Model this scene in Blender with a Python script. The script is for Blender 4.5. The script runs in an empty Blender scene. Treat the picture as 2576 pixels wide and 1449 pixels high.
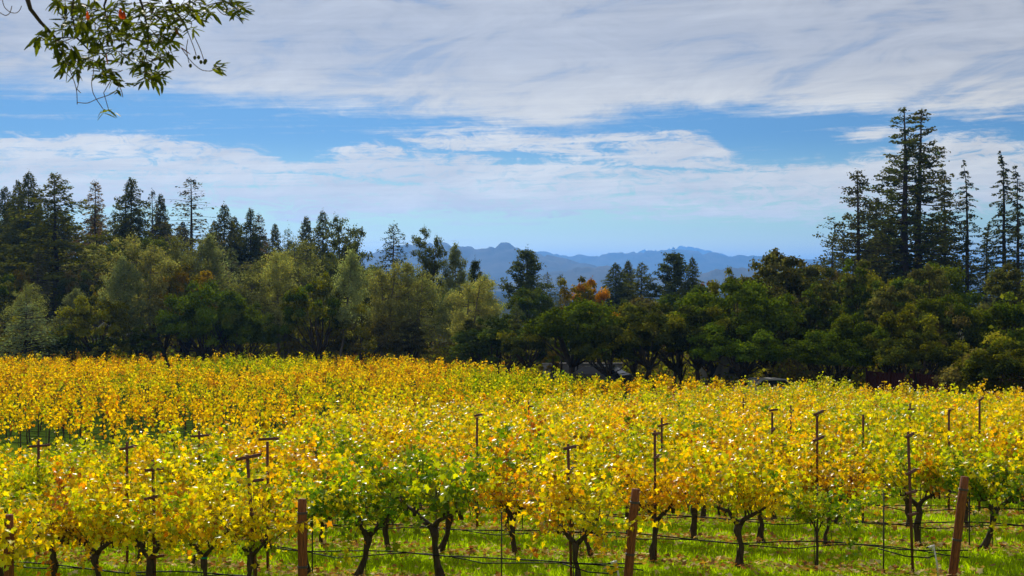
import bpy, math, random
import numpy as np
from mathutils import Vector, Matrix, noise as mnoise

random.seed(7); RS = np.random.RandomState(11)
sc = bpy.context.scene
COL = sc.collection
F = 3577.0; CX = 1288.0; HY = 700.0; CZ = 8.0      # focal length and horizon in px of a 2576 px wide frame
R = math.radians
# ------------------------------------------------------------------ camera
cam_d = bpy.data.cameras.new('camera'); cam = bpy.data.objects.new('camera', cam_d); COL.objects.link(cam)
cam_d.sensor_width = 36; cam_d.lens = 36 * F / 2576; cam_d.clip_start = .1; cam_d.clip_end = 90000
cam.location = (0, 0, CZ); cam.rotation_euler = (R(90) - math.atan(24.5 / F), 0, 0)
sc.camera = cam
cam_d.dof.use_dof = True; cam_d.dof.focus_distance = 42; cam_d.dof.aperture_fstop = 9
# ------------------------------------------------------------------ sun, sky, exposure
SUN_AZ, SUN_EL = -13.0, 33.0      # degrees, azimuth measured from +Y towards +X
sd = bpy.data.lights.new('sun', 'SUN'); sun = bpy.data.objects.new('sun', sd); COL.objects.link(sun)
sd.energy = 5.0; sd.angle = R(.6); sd.color = (1, .93, .82)
_d = Vector((math.sin(R(SUN_AZ)) * math.cos(R(SUN_EL)), math.cos(R(SUN_AZ)) * math.cos(R(SUN_EL)), math.sin(R(SUN_EL))))
sun.rotation_euler = _d.to_track_quat('Z', 'Y').to_euler(); sun.location = (0, 0, 60)
sc.view_settings.view_transform = 'Standard'; sc.view_settings.look = 'None'
sc.view_settings.exposure = 0; sc.view_settings.gamma = 1; sc.view_settings.use_curve_mapping = False

class NT:
    def __init__(s, nt): s.nt = nt; s.n = nt.nodes; s.l = nt.links
    def node(s, t, **kw):
        n = s.n.new(t)
        for k, v in kw.items(): setattr(n, k, v)
        return n
    def put(s, sock, v):
        if isinstance(v, bpy.types.NodeSocket): s.l.new(v, sock)
        elif isinstance(v, (tuple, list)) and len(v) == 3 and sock.type == 'RGBA': sock.default_value = (*v, 1)
        else: sock.default_value = v
    def m(s, op, a, b=0.0, c=None, clamp=False):
        n = s.node('ShaderNodeMath', operation=op, use_clamp=clamp)
        s.put(n.inputs[0], a); s.put(n.inputs[1], b)
        if c is not None: s.put(n.inputs[2], c)
        return n.outputs[0]
    def sstep(s, x, a, b):
        n = s.node('ShaderNodeMapRange', interpolation_type='SMOOTHSTEP')
        s.put(n.inputs[0], x); n.inputs[1].default_value = a; n.inputs[2].default_value = b
        n.inputs[3].default_value = 0; n.inputs[4].default_value = 1
        return n.outputs[0]
    def mix(s, f, a, b, mode='MIX'):
        n = s.node('ShaderNodeMix', data_type='RGBA', blend_type=mode)
        s.put(n.inputs[0], f); s.put(n.inputs[6], a); s.put(n.inputs[7], b)
        return n.outputs[2]
    def noise(s, vec, scale, detail=4, rough=.55, dist=0.0):
        n = s.node('ShaderNodeTexNoise'); s.put(n.inputs['Vector'], vec); n.inputs['Scale'].default_value = scale
        n.inputs['Detail'].default_value = detail; n.inputs['Roughness'].default_value = rough
        n.inputs['Distortion'].default_value = dist
        return n.outputs[0]
    def xyz(s, x, y, z=0.0):
        n = s.node('ShaderNodeCombineXYZ'); s.put(n.inputs[0], x); s.put(n.inputs[1], y); s.put(n.inputs[2], z)
        return n.outputs[0]

w = bpy.data.worlds.new('World'); sc.world = w; w.use_nodes = True
w.node_tree.nodes.clear(); N = NT(w.node_tree)
out = N.node('ShaderNodeOutputWorld'); bg = N.node('ShaderNodeBackground'); N.l.new(bg.outputs[0], out.inputs[0])
tc = N.node('ShaderNodeTexCoord'); sp = N.node('ShaderNodeSeparateXYZ'); N.l.new(tc.outputs['Generated'], sp.inputs[0])
dx, dy, dz = sp.outputs
az = N.m('ARCTAN2', dx, dy); el = N.m('ARCSINE', dz)
U = N.m('ADD', N.m('MULTIPLY', az, F / 1000), CX / 1000)          # thousandths of an angular pixel, sideways
V = N.m('SUBTRACT', HY / 1000, N.m('MULTIPLY', el, F / 1000))     # and downwards
sky = N.node('ShaderNodeTexSky', sky_type='NISHITA'); sky.sun_disc = False
sky.sun_elevation = R(SUN_EL); sky.sun_rotation = R(SUN_AZ); sky.air_density = 1.0; sky.dust_density = .4; sky.ozone_density = 2.5
SKS = .1
# wind-combed warp
Uw0 = U
wv = N.xyz(N.m('MULTIPLY', U, 1.0), N.m('MULTIPLY', V, 4.2), 3.1)
n1 = N.noise(wv, 1.7, 6, .6); n2 = N.noise(N.xyz(N.m('MULTIPLY', U, 2.2), N.m('MULTIPLY', V, 11), 7.7), 1.9, 8, .66, .6)
n5 = N.noise(N.xyz(N.m('MULTIPLY', Uw0, .9), N.m('MULTIPLY', N.m('ADD', V, N.m('MULTIPLY', Uw0, .03)), 26), 5.5), 1.6, 7, .68, .35)
n3 = N.noise(N.xyz(N.m('MULTIPLY', U, 5.0), N.m('MULTIPLY', V, 16), 1.2), 2.6, 9, .72, 1.2)
Vw = N.m('ADD', V, N.m('ADD', N.m('MULTIPLY', N.m('SUBTRACT', n1, .5), .10), N.m('MULTIPLY', N.m('SUBTRACT', n2, .5), .085)))
Uw = N.m('ADD', U, N.m('MULTIPLY', N.m('SUBTRACT', n1, .5), .16))
def curve(pts, x):           # pts in px -> thousandths
    n = N.node('ShaderNodeFloatCurve'); c = n.mapping.curves[0]
    P = [(u / 2576, v / 1000) for u, v in pts]
    c.points[0].location = P[0]; c.points[1].location = P[-1]
    for p in P[1:-1]: c.points.new(*p)
    n.mapping.update(); N.put(n.inputs['Value'], x)
    return n.outputs[0]
un = N.m('DIVIDE', U, 2.576, clamp=True)
vb = curve([(0, 262), (400, 250), (800, 262), (1100, 285), (1500, 314), (1620, 285), (2000, 287), (2300, 300), (2576, 318)], un)
vl = curve([(0, 338), (380, 330), (640, 350), (800, 395), (900, 345), (1150, 318), (1450, 322), (1780, 330), (1860, 392), (2120, 392), (2330, 352), (2576, 385)], un)
Vs = N.m('ADD', V, N.m('ADD', N.m('MULTIPLY', N.m('SUBTRACT', n1, .5), .06), N.m('MULTIPLY', N.m('SUBTRACT', n2, .5), .05)))
n6 = N.noise(N.xyz(N.m('MULTIPLY', Uw0, 1.0), N.m('ADD', N.m('MULTIPLY', V, 3.2), N.m('MULTIPLY', Uw0, .35)), 2.6), 3.0, 9, .62, .9)
c_hi = N.sstep(N.m('SUBTRACT', vb, Vs), -.045, .055)
c_hi = N.m('MULTIPLY', c_hi, N.m('ADD', .58, N.m('MULTIPLY', N.sstep(n6, .34, .6), .4)))
c_lo = N.sstep(N.m('SUBTRACT', Vw, vl), -.014, .045)
c_lo = N.m('MULTIPLY', c_lo, N.sstep(Vw, .572, .515))
c_lo = N.m('MULTIPLY', c_lo, N.m('ADD', .50, N.m('MULTIPLY', N.sstep(n3, .32, .66), .5)))
dens = N.m('MAXIMUM', c_hi, c_lo)
def gauss(u0, v0, su, sv, slope, amp):
    du = N.m('SUBTRACT', Uw, u0 / 1000)
    dv = N.m('SUBTRACT', N.m('SUBTRACT', Vw, v0 / 1000), N.m('MULTIPLY', du, slope))
    a = N.m('DIVIDE', du, su / 1000); b = N.m('DIVIDE', dv, sv / 1000)
    e = N.m('EXPONENT', N.m('MULTIPLY', N.m('ADD', N.m('MULTIPLY', a, a), N.m('MULTIPLY', b, b)), -1))
    return N.m('MULTIPLY', e, amp)
for g in [(1000, 372, 130, 16, .10, -.75), (1300, 390, 190, 11, .07, -.75), (1650, 430, 230, 9, .06, -.7),
          (880, 447, 280, 8, .03, -.5), (330, 402, 220, 9, .02, -.45), (1520, 372, 60, 12, 0, -.5),
          (700, 385, 120, 16, .05, -.35), (120, 350, 200, 22, 0, -.4), (1700, 500, 220, 9, .0, -.3),
          (1230, 560, 330, 7, .05, .3), (1600, 552, 120, 7, .16, .3), (640, 545, 250, 10, 0, .2),
          (2180, 352, 90, 11, 0, .8), (2480, 330, 120, 12, .12, .45), (1150, 290, 300, 22, .03, .3), (2300, 500, 200, 12, 0, -.35), (2540, 30, 120, 40, .5, -.2)]:
    dens = N.m('ADD', dens, gauss(*g))
dens = N.m('ADD', dens, N.m('MULTIPLY', N.m('SUBTRACT', n3, .5), N.m('MULTIPLY', N.sstep(V, .2, .3), .8)))
dens = N.m('ADD', dens, N.m('MULTIPLY', N.m('SUBTRACT', n5, .5), N.m('ADD', .25, N.m('MULTIPLY', N.sstep(V, .2, .32), 1.7))))
dens = N.m('MULTIPLY', N.sstep(dens, .04, .86), .95)
n4 = N.noise(N.xyz(N.m('MULTIPLY', U, 1.0), N.m('MULTIPLY', V, 3.0), 9.4), 2.3, 5, .55, .8)
shade = N.m('ADD', .40, N.m('MULTIPLY', N.m('ADD', N.m('MULTIPLY', n6, .66), N.m('MULTIPLY', n5, .34)), 1.22))
lowt = N.sstep(V, .1, .34)
ccol = N.mix(lowt, (.50, .50, .51), (.78, .73, .62))
ccol = N.mix(1, ccol, N.xyz(shade, shade, N.m('ADD', .1, N.m('MULTIPLY', shade, .9))), 'MULTIPLY')
# brightening of the cloud veil in front of the sun's direction
glow = gauss(440, 20, 110, 75, 0, .45)
ccol = N.mix(1, ccol, N.xyz(glow, glow, glow), 'ADD')
hz = N.sstep(V, .33, .575)
tint = N.mix(hz, (.19, .35, .55), (.58, .75, .57))
tint = N.mix(N.sstep(V, .56, .66), tint, (.92, .96, .68))
skyc = N.mix(1, sky.outputs[0], tint, 'MULTIPLY')
skyc = N.mix(1, skyc, (SKS,) * 3, 'MULTIPLY')
fin = N.mix(dens, skyc, ccol)
N.put(bg.inputs[0], fin); bg.inputs[1].default_value = 1.0
# render settings that help
sc.render.engine = 'CYCLES'
cy = sc.cycles; cy.use_denoising = True; cy.max_bounces = 6; cy.diffuse_bounces = 3; cy.glossy_bounces = 2
cy.transmission_bounces = 4; cy.transparent_max_bounces = 6; cy.volume_bounces = 0; cy.sample_clamp_indirect = 4
cy.use_adaptive_sampling = False

# ------------------------------------------------------------------ helpers
def tag(o, label=None, cat=None, group=None, kind=None):
    if label: o['label'] = label
    if cat: o['category'] = cat
    if group: o['group'] = group
    if kind: o['kind'] = kind
    return o
def empty(name, loc, rz=0, parent=None):
    o = bpy.data.objects.new(name, None); COL.objects.link(o); o.location = loc; o.rotation_euler = (0, 0, rz)
    o.empty_display_size = .3
    if parent: o.parent = parent
    return o
def addobj(name, me, parent=None, loc=(0, 0, 0), rot=(0, 0, 0)):
    o = bpy.data.objects.new(name, me); COL.objects.link(o); o.location = loc; o.rotation_euler = rot
    if parent: o.parent = parent
    return o
class MB:
    """numpy mesh buffer: faces of any size, material index and colour per vertex"""
    def __init__(s): s.v = []; s.f = []; s.mi = []; s.c = []; s.n = 0
    def add(s, v, f, mi=0, col=None):
        v = np.asarray(v, float).reshape(-1, 3); f = np.asarray(f, int)
        s.v.append(v); s.f.append(f + s.n); s.mi.append(np.full(len(f), mi)); s.n += len(v)
        if col is None: col = (.5, .5, .5)
        col = np.asarray(col, float)
        s.c.append(np.broadcast_to(col, (len(v), 3)) if col.ndim == 1 else col)
    def tube(s, pts, rad, sides=6, mi=0, col=None, cap=True):
        pts = np.asarray(pts, float); rad = np.broadcast_to(np.asarray(rad, float), (len(pts),))
        t = np.gradient(pts, axis=0); t /= np.linalg.norm(t, axis=1)[:, None] + 1e-9
        ref = np.array([0, 0, 1.]) if abs(t[0][2]) < .8 else np.array([1., 0, 0])
        a = np.cross(t, ref); a /= np.linalg.norm(a, axis=1)[:, None] + 1e-9
        b = np.cross(t, a); th = np.linspace(0, 2 * np.pi, sides, endpoint=False)
        ring = pts[:, None] + rad[:, None, None] * (np.cos(th)[None, :, None] * a[:, None] + np.sin(th)[None, :, None] * b[:, None])
        n = len(pts); f = []
        for i in range(n - 1):
            for j in range(sides):
                k = (j + 1) % sides
                f.append((i * sides + j, i * sides + k, (i + 1) * sides + k, (i + 1) * sides + j))
        s.add(ring.reshape(-1, 3), f, mi, col)
        if cap:
            o = s.n - n * sides
            for base, rev in ((0, True), ((n - 1) * sides, False)):
                idx = [o + base + j for j in range(sides)]
                if rev: idx = idx[::-1]
                for j in range(1, sides - 1):
                    s.f.append(np.array([[idx[0], idx[j], idx[j + 1]]])); s.mi.append(np.array([mi]))
        return s
    def box(s, c, d, rz=0, mi=0, col=None):
        x, y, z = [q / 2 for q in d]
        v = np.array([(a * x, b * y, e * z) for e in (-1, 1) for b in (-1, 1) for a in (-1, 1)])
        cr, sr = math.cos(rz), math.sin(rz); v = np.stack([v[:, 0] * cr - v[:, 1] * sr, v[:, 0] * sr + v[:, 1] * cr, v[:, 2]], 1)
        s.add(v + np.array(c), [(0, 2, 3, 1), (4, 5, 7, 6), (0, 1, 5, 4), (2, 6, 7, 3), (0, 4, 6, 2), (1, 3, 7, 5)], mi, col)
        return s
    def build(s, name, mats, smooth=False):
        me = bpy.data.meshes.new(name); V_ = np.concatenate(s.v)
        me.vertices.add(len(V_)); me.vertices.foreach_set('co', V_.ravel())
        loops = np.concatenate([f.ravel() for f in s.f]); tot = np.concatenate([np.full(len(f), f.shape[1]) for f in s.f])
        st = np.concatenate([[0], np.cumsum(tot)[:-1]])
        me.loops.add(len(loops)); me.loops.foreach_set('vertex_index', loops.astype(np.int32))
        me.polygons.add(len(tot)); me.polygons.foreach_set('loop_start', st.astype(np.int32))
        me.polygons.foreach_set('material_index', np.concatenate(s.mi).astype(np.int32))
        if smooth: me.polygons.foreach_set('use_smooth', np.ones(len(tot), bool))
        ca = me.color_attributes.new('Col', 'FLOAT_COLOR', 'POINT'); C_ = np.concatenate(s.c)
        ca.data.foreach_set('color', np.concatenate([C_, np.ones((len(C_), 1))], 1).ravel())
        for m_ in mats: me.materials.append(m_)
        me.update(calc_edges=True)
        return me
def unit(v): return v / (np.linalg.norm(v, axis=-1, keepdims=True) + 1e-9)
def cards(mb, P, Nn, Y, size, tmpl, faces, col, mi=0):
    """leaf shapes at P with normal Nn, tip direction Y"""
    n = len(P); Nn = unit(Nn); X = unit(np.cross(Y, Nn)); Yo = np.cross(Nn, X)
    size = np.broadcast_to(np.asarray(size, float), (n,))
    T = np.asarray(tmpl, float); k = len(T)
    Vv = P[:, None] + size[:, None, None] * (T[None, :, 0:1] * X[:, None] + T[None, :, 1:2] * Yo[:, None] + T[None, :, 2:3] * Nn[:, None])
    Fv = (np.asarray(faces)[None] + (np.arange(n) * k)[:, None, None]).reshape(-1, len(faces[0]))
    mb.add(Vv.reshape(-1, 3), Fv, mi, np.repeat(col, k, axis=0))
# templates
VL_T = [(0, .40, -.06), (0, .1, 0), (.33, -.1, .05), (.32, .2, .04), (.58, .48, .12), (.27, .56, .03), (0, 1, -.1), (-.27, .56, .03), (-.58, .48, .12), (-.32, .2, .04), (-.33, -.1, .05)]
VL_F = [(0, i, i + 1 if i < 10 else 1) for i in range(1, 11)]
Q_T = [(0, 0, 0), (.42, .45, .1), (0, 1, -.05), (-.42, .5, .1)]
Q_F = [(0, 1, 2), (0, 2, 3)]
NEE_T = [(-.07, 0, 0), (.07, 0, 0), (.02, 1, .05), (-.02, 1, .05)]
NEE_F = [(0, 1, 2), (0, 2, 3)]

# ------------------------------------------------------------------ materials
def mat(name): 
    m = bpy.data.materials.new(name); m.use_nodes = True; m.node_tree.nodes.clear(); n = NT(m.node_tree)
    o = n.node('ShaderNodeOutputMaterial'); return m, n, o
def leafmat(name, trans=.4, spec=.4, rough=.45, hv=.03, vv=.35, tmul=(1.25, 1.15, .6), glossy=True):
    m, n, o = mat(name)
    a = n.node('ShaderNodeAttribute', attribute_name='Col'); oi = n.node('ShaderNodeObjectInfo')
    hs = n.node('ShaderNodeHueSaturation'); n.put(hs.inputs['Color'], a.outputs['Color'])
    n.put(hs.inputs['Hue'], n.m('ADD', .5 - hv / 2, n.m('MULTIPLY', oi.outputs['Random'], hv)))
    rr = n.m('FRACT', n.m('MULTIPLY', oi.outputs['Random'], 7.31))
    n.put(hs.inputs['Value'], n.m('ADD', 1 - vv / 2, n.m('MULTIPLY', rr, vv)))
    c = hs.outputs[0]
    if glossy:
        p = n.node('ShaderNodeBsdfPrincipled'); n.put(p.inputs['Base Color'], c); p.inputs['Roughness'].default_value = rough
        p.inputs['Specular IOR Level'].default_value = spec; d = p.outputs[0]
    else:
        p = n.node('ShaderNodeBsdfDiffuse'); n.put(p.inputs[0], c); d = p.outputs[0]
    t = n.node('ShaderNodeBsdfTranslucent'); n.put(t.inputs[0], n.mix(1, c, tmul, 'MULTIPLY'))
    x = n.node('ShaderNodeMixShader'); x.inputs[0].default_value = trans
    n.l.new(d, x.inputs[1]); n.l.new(t.outputs[0], x.inputs[2]); n.l.new(x.outputs[0], o.inputs[0])
    return m
def solid(name, col, rough=.8, col2=None, scale=8, spec=.3, bump=0, stretch=(1, 1, 1), metal=0):
    m, n, o = mat(name); p = n.node('ShaderNodeBsdfPrincipled'); p.inputs['Roughness'].default_value = rough
    p.inputs['Specular IOR Level'].default_value = spec; p.inputs['Metallic'].default_value = metal
    if col2:
        t = n.node('ShaderNodeTexCoord'); mp = n.node('ShaderNodeMapping'); n.l.new(t.outputs['Object'], mp.inputs[0]); mp.inputs['Scale'].default_value = stretch
        f = n.noise(mp.outputs[0], scale, 6, .65, .4); f2 = n.sstep(f, .35, .65)
        n.put(p.inputs['Base Color'], n.mix(f2, col, col2))
        if bump:
            b = n.node('ShaderNodeBump'); b.inputs['Strength'].default_value = bump; b.inputs['Distance'].default_value = .02
            n.l.new(f, b.inputs['Height']); n.l.new(b.outputs[0], p.inputs['Normal'])
    else: n.put(p.inputs['Base Color'], col)
    n.l.new(p.outputs[0], o.inputs[0]); return m
M_vleaf = leafmat('vine_leaf', .52, .20, .34, .015, .22, (1.45, 1.28, .25))
M_vfar = leafmat('vine_leaf_far', .52, .3, .5, 0, 0, (1.45, 1.28, .25), glossy=False)
M_tree = leafmat('tree_leaf', .38, .3, .5, .02, .5, (1.6, 1.5, .6), glossy=False)
M_bay = leafmat('bay_leaf', .45, .15, .55, .0, .0, (1.4, 1.5, .4))
M_grassb = leafmat('grass_blade', .64, .3, .5, 0, 0, (1.15, 1.25, .5), glossy=False)
M_litter = leafmat('fallen_leaf', .25, .3, .6, 0, 0, (1.2, 1, .5), glossy=False)
M_vbark = solid('vine_bark', (.030, .020, .014), .9, (.075, .052, .036), 26, .2, .6, (1, 1, .25))
M_cane = solid('cane_bark', (.085, .045, .02), .8, (.13, .08, .045), 30)
M_bark = solid('tree_bark', (.035, .026, .018), .95, (.075, .058, .042), 3, .1, .4, (1, 1, .3))
M_pbark = solid('pale_bark', (.10, .085, .07), .95, (.17, .15, .125), 3, .1, .4, (1, 1, .3))
M_rust = solid('rusty_steel', (.075, .022, .012), .75, (.13, .045, .022), 14, .4)
M_steel = solid('dark_steel', (.02, .02, .018), .6, (.045, .035, .025), 12, .5)
M_post = solid('wooden_post', (.085, .03, .012), .85, (.27, .085, .024), 9, .2, .8, (5, 5, .5))
M_hose = solid('black_hose', (.010, .010, .011), .7, None, spec=.15)
M_wire = solid('wire', (.10, .095, .09), .5, None, metal=.6)
M_pvc = solid('white_pvc', (.6, .6, .58), .4, None)
M_tie = solid('green_tie', (.0, .22, .16), .5, None)

# ------------------------------------------------------------------ terrain
_D = np.array([0, 6, 12, 18, 22, 26, 30, 35, 40, 50, 60, 70, 85, 110, 150, 300, 1000, 3000, 60000.])
_Z = np.array([-1.9, -2.9, -4.15, -4.78, -4.94, -5.07, -5.22, -5.47, -5.78, -6.38, -6.87, -7.2, -7.5, -7.7, -8.2, -13, -30, -40, -40.])
def edgeD(a): return np.interp(a, [-.36, -.108, -.053, .059, .2, .36, .5], [112, 110, 105, 84, 79, 68, 60])
def Gv(x, y):
    x = np.asarray(x, float); y = np.asarray(y, float); yy = np.maximum(y, 0)
    z = np.interp(yy, _D, _Z)
    xc = np.clip(x, -40, 40)
    z = z + .025 * (xc - 2) * np.clip(1 - (yy - 26) / 26, 0, 1) * np.clip(yy / 14, .2, 1)
    # wooded hillside rising on the left
    a = x / np.maximum(yy, 1.0)
    side = np.clip((-a - .02) / .34, 0, 1.25); rise = np.clip((yy - 118) / 190, 0, 1); rise = rise * rise * (3 - 2 * rise)
    fall = 1 - .8 * np.clip((yy - 420) / 900, 0, 1)
    z = z + side * rise * fall * 19 * np.clip(1 - (yy - 800) / 2000, 0, 1)
    z = z + CZ + .04 * np.sin(x * .9 + 1.3 * np.sin(y * .35)) * np.sin(y * .8) * np.clip(1 - yy / 200, 0, 1)
    return z
def G(x, y): return float(Gv(x, y))
def at(px, D): return (px - CX) / F * D
def zpx(py, D): return CZ - (py - HY) / F * D
def gnd():
    s = np.linspace(-1, 1, 221); xs = 9.0 * np.sinh(s * 8.7); t = np.linspace(-.32, 1, 320); ys = 22 + 7.0 * np.sinh(t * 8.75)
    X, Y = np.meshgrid(xs, ys); Z = Gv(X, Y)
    v = np.stack([X, Y, Z], -1).reshape(-1, 3); nx = len(xs); i, j = np.meshgrid(np.arange(len(ys) - 1), np.arange(nx - 1), indexing='ij')
    a = (i * nx + j).ravel(); f = np.stack([a, a + 1, a + nx + 1, a + nx], 1)
    m, n, o = mat('ground'); p = n.node('ShaderNodeBsdfPrincipled'); p.inputs['Roughness'].default_value = .95; p.inputs['Specular IOR Level'].default_value = .1
    g = n.node('ShaderNodeNewGeometry'); ps = g.outputs['Position']; sp = n.node('ShaderNodeSeparateXYZ'); n.l.new(ps, sp.inputs[0])
    f1 = n.noise(ps, .9, 6, .6); f2 = n.noise(ps, 14, 5, .7); f3 = n.noise(ps, .25, 4, .6)
    gr = n.mix(n.sstep(f1, .35, .68), (.17, .27, .006), (.27, .39, .008)); gr = n.mix(n.m('MULTIPLY', n.sstep(f2, .5, .75), .5), gr, (.10, .085, .035))
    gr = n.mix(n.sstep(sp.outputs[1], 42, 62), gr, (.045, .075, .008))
    ff = n.mix(n.sstep(f3, .4, .6), (.030, .026, .014), (.045, .05, .018))
    c = n.mix(n.sstep(n.m('ADD', sp.outputs[1], n.m('MULTIPLY', sp.outputs[0], .72)), 100, 106), gr, ff)
    n.put(p.inputs['Base Color'], c)
    b = n.node('ShaderNodeBump'); b.inputs['Strength'].default_value = .5; b.inputs['Distance'].default_value = .05; n.l.new(f2, b.inputs['Height']); n.l.new(b.outputs[0], p.inputs['Normal'])
    p.inputs['Specular IOR Level'].default_value = 0
    n.l.new(p.outputs[0], o.inputs[0])
    mb = MB(); mb.add(v, f); tag(addobj('ground', mb.build('ground', [m], True)), 'green vineyard ground falling away and rising into the wooded hill', kind='structure')
gnd()
# ------------------------------------------------------------------ far mountain ranges
M_mtn = solid('mountain_scrub', (.018, .026, .014), .95, (.05, .05, .025), .004, .1)
def ridge(name, D, prof, depth, seed, label, jag):
    rs = np.random.RandomState(seed); px = np.linspace(prof[0][0], prof[-1][0], 420)
    top = CZ - (np.interp(px, [p[0] for p in prof], [p[1] for p in prof]) - HY) / F * D
    nz = sum(np.interp(px, np.linspace(px[0], px[-1], k), rs.uniform(-1, 1, k)) * a for k, a in ((60, 1), (140, .6), (400, .35)))
    top = top + nz * jag * D / F
    X = (px - CX) / F * D; rows = []; base = -34.0
    m = 26
    for i in range(m):
        t = i / (m - 1) * 2 - 1; fall = (1 - abs(t)) ** (.9 if t < 0 else 1.3)
        sp = sum(np.interp(px, np.linspace(px[0], px[-1], k), rs.uniform(-1, 1, k)) * a for k, a in ((70, .10), (200, .06)))
        mod = 1 + (sp if 0 < abs(t) < 1 else 0) * (1 - abs(t)) * 1.0
        if abs(t) < .04: mod = 1
        z = base + (top - base) * fall * mod
        if abs(t) >= .04: z = np.minimum(z, top - abs(t) * 10)
        rows.append(np.stack([X * (1 + 0 * t) + t * 0 * px, np.full_like(X, D) + t * depth + nz * 25 * (1 - abs(t)), z], 1))
    v = np.concatenate(rows); nx = len(px); i, j = np.meshgrid(np.arange(m - 1), np.arange(nx - 1), indexing='ij'); a = (i * nx + j).ravel()
    mb = MB(); mb.add(v, np.stack([a, a + 1, a + nx + 1, a + nx], 1)); tag(addobj(name, mb.build(name, [M_mtn], True)), label, kind='structure')
ridge('mountain_range', 6200, [(-300, 660), (300, 660), (700, 668), (860, 650), (930, 638), (1000, 616), (1080, 606), (1115, 606), (1150, 618), (1200, 621), (1240, 618), (1262, 609), (1290, 608), (1310, 622), (1345, 634), (1420, 650), (1500, 668), (1560, 684), (1680, 700), (1760, 712), (1900, 720)], 800, 3, 'nearest deep blue mountain ridge with the rounded knob summit', .7)
ridge('mountain_foothills', 4800, [(1200, 725), (1350, 690), (1450, 672), (1530, 668), (1600, 690), (1720, 705), (1800, 676), (1900, 672), (2050, 690), (2200, 690), (2500, 695), (2900, 700)], 500, 9, 'low blue foothills in front of the ridges', 1.5)
ridge('mountain_range', 9800, [(900, 640), (1250, 632), (1330, 629), (1440, 640), (1540, 636), (1620, 631), (1700, 627), (1780, 634), (1850, 640), (1940, 646), (2040, 650), (2120, 655), (2300, 662), (2500, 668), (2900, 680)], 1000, 5, 'second paler mountain ridge running behind to the right', .55)
ridge('mountain_range', 14500, [(1500, 655), (1570, 642), (1600, 634), (1625, 626), (1650, 623), (1672, 627), (1695, 621), (1715, 618), (1745, 622), (1790, 632), (1850, 645), (2100, 665)], 1000, 8, 'faintest farthest twin mountain summits', .12)
# haze
def haze():
    m, n, o = mat('haze'); pv = n.node('ShaderNodeVolumePrincipled'); n.put(pv.inputs['Color'], (.13, .405, 1.0)); pv.inputs['Density'].default_value = 0.92e-4
    pv.inputs['Anisotropy'].default_value = .5; n.l.new(pv.outputs[0], o.inputs['Volume'])
    mb = MB(); mb.box((0, 10000, 145), (56000, 29000, 430)); tag(addobj('haze', mb.build('haze', [m])), 'pale blue air haze', kind='stuff')
haze()
# ------------------------------------------------------------------ grapevines
PAL = {'gold': (.78, .51, .004), 'yellow': (.76, .66, .006), 'lime': (.46, .56, .006), 'green': (.11, .23, .006), 'orange': (.62, .24, .008), 'rust': (.26, .075, .016), 'brown': (.10, .045, .014)}
KN = list(PAL); PC = np.array([PAL[k] for k in KN])
MIXES = {'yellow': [.20, .34, .28, .10, .04, .02, .02], 'lime': [.07, .22, .42, .25, .02, .01, .005], 'gold': [.46, .28, .08, .02, .10, .04, .02],
         'orange': [.36, .28, .12, .03, .14, .05, .02], 'green': [.04, .08, .26, .59, .02, .005, .005]}
MIXES = {k: [q / sum(v) for q in v] for k, v in MIXES.items()}
def pick(rs, mix, n, nshoot, sid):
    base = rs.choice(7, nshoot, p=MIXES[mix]); own = rs.choice(7, n, p=MIXES[mix])
    k = np.where(rs.rand(n) < .74, base[sid], own); c = PC[k]
    k2 = rs.choice(7, n, p=MIXES[mix]); f = rs.rand(n, 1) * .5
    c = c * (1 - f) + PC[k2] * f
    return c * (.56 + .72 * rs.rand(n, 1))
def shoots(rs, ns, upright, spread, L0, L1, zc, droop):
    """positions, outward directions and shoot ids of the leaves, plus the canes"""
    P, O, S, canes = [], [], [], []
    for s in range(ns):
        x0 = rs.uniform(-.55, .55); p0 = np.array([x0, rs.uniform(-.05, .05), zc + rs.uniform(-.03, .12)])
        down = rs.rand() < droop
        d = np.array([rs.normal(0, .5) + x0 * .45, rs.normal(0, spread), upright if not down else .35]); d /= np.linalg.norm(d)
        L = rs.uniform(L0, L1) * (.8 if down else 1); g = rs.uniform(.05, .42) if not down else rs.uniform(.7, 1.0)
        if rs.rand() < .12: g *= .2; L *= 1.08
        t = np.linspace(0, 1, 8)[:, None]
        c = p0 + d * L * t + np.array([rs.normal(0, .1), rs.normal(0, .1), -g]) * t ** 2 * L
        c[:, 2] = np.maximum(c[:, 2], .42 + rs.rand() * .2)
        canes.append(c); k = int(L / .05)
        tt = np.linspace(.1, 1, k); q = np.stack([np.interp(tt, t[:, 0], c[:, i]) for i in range(3)], 1)
        side = rs.normal(0, 1, (k, 3)); side[:, 2] *= .4; side = unit(side)
        q = q + side * rs.uniform(.03, .13, (k, 1)); P.append(q); O.append(side); S.append(np.full(k, s))
    return np.concatenate(P), np.concatenate(O), np.concatenate(S), canes
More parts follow.
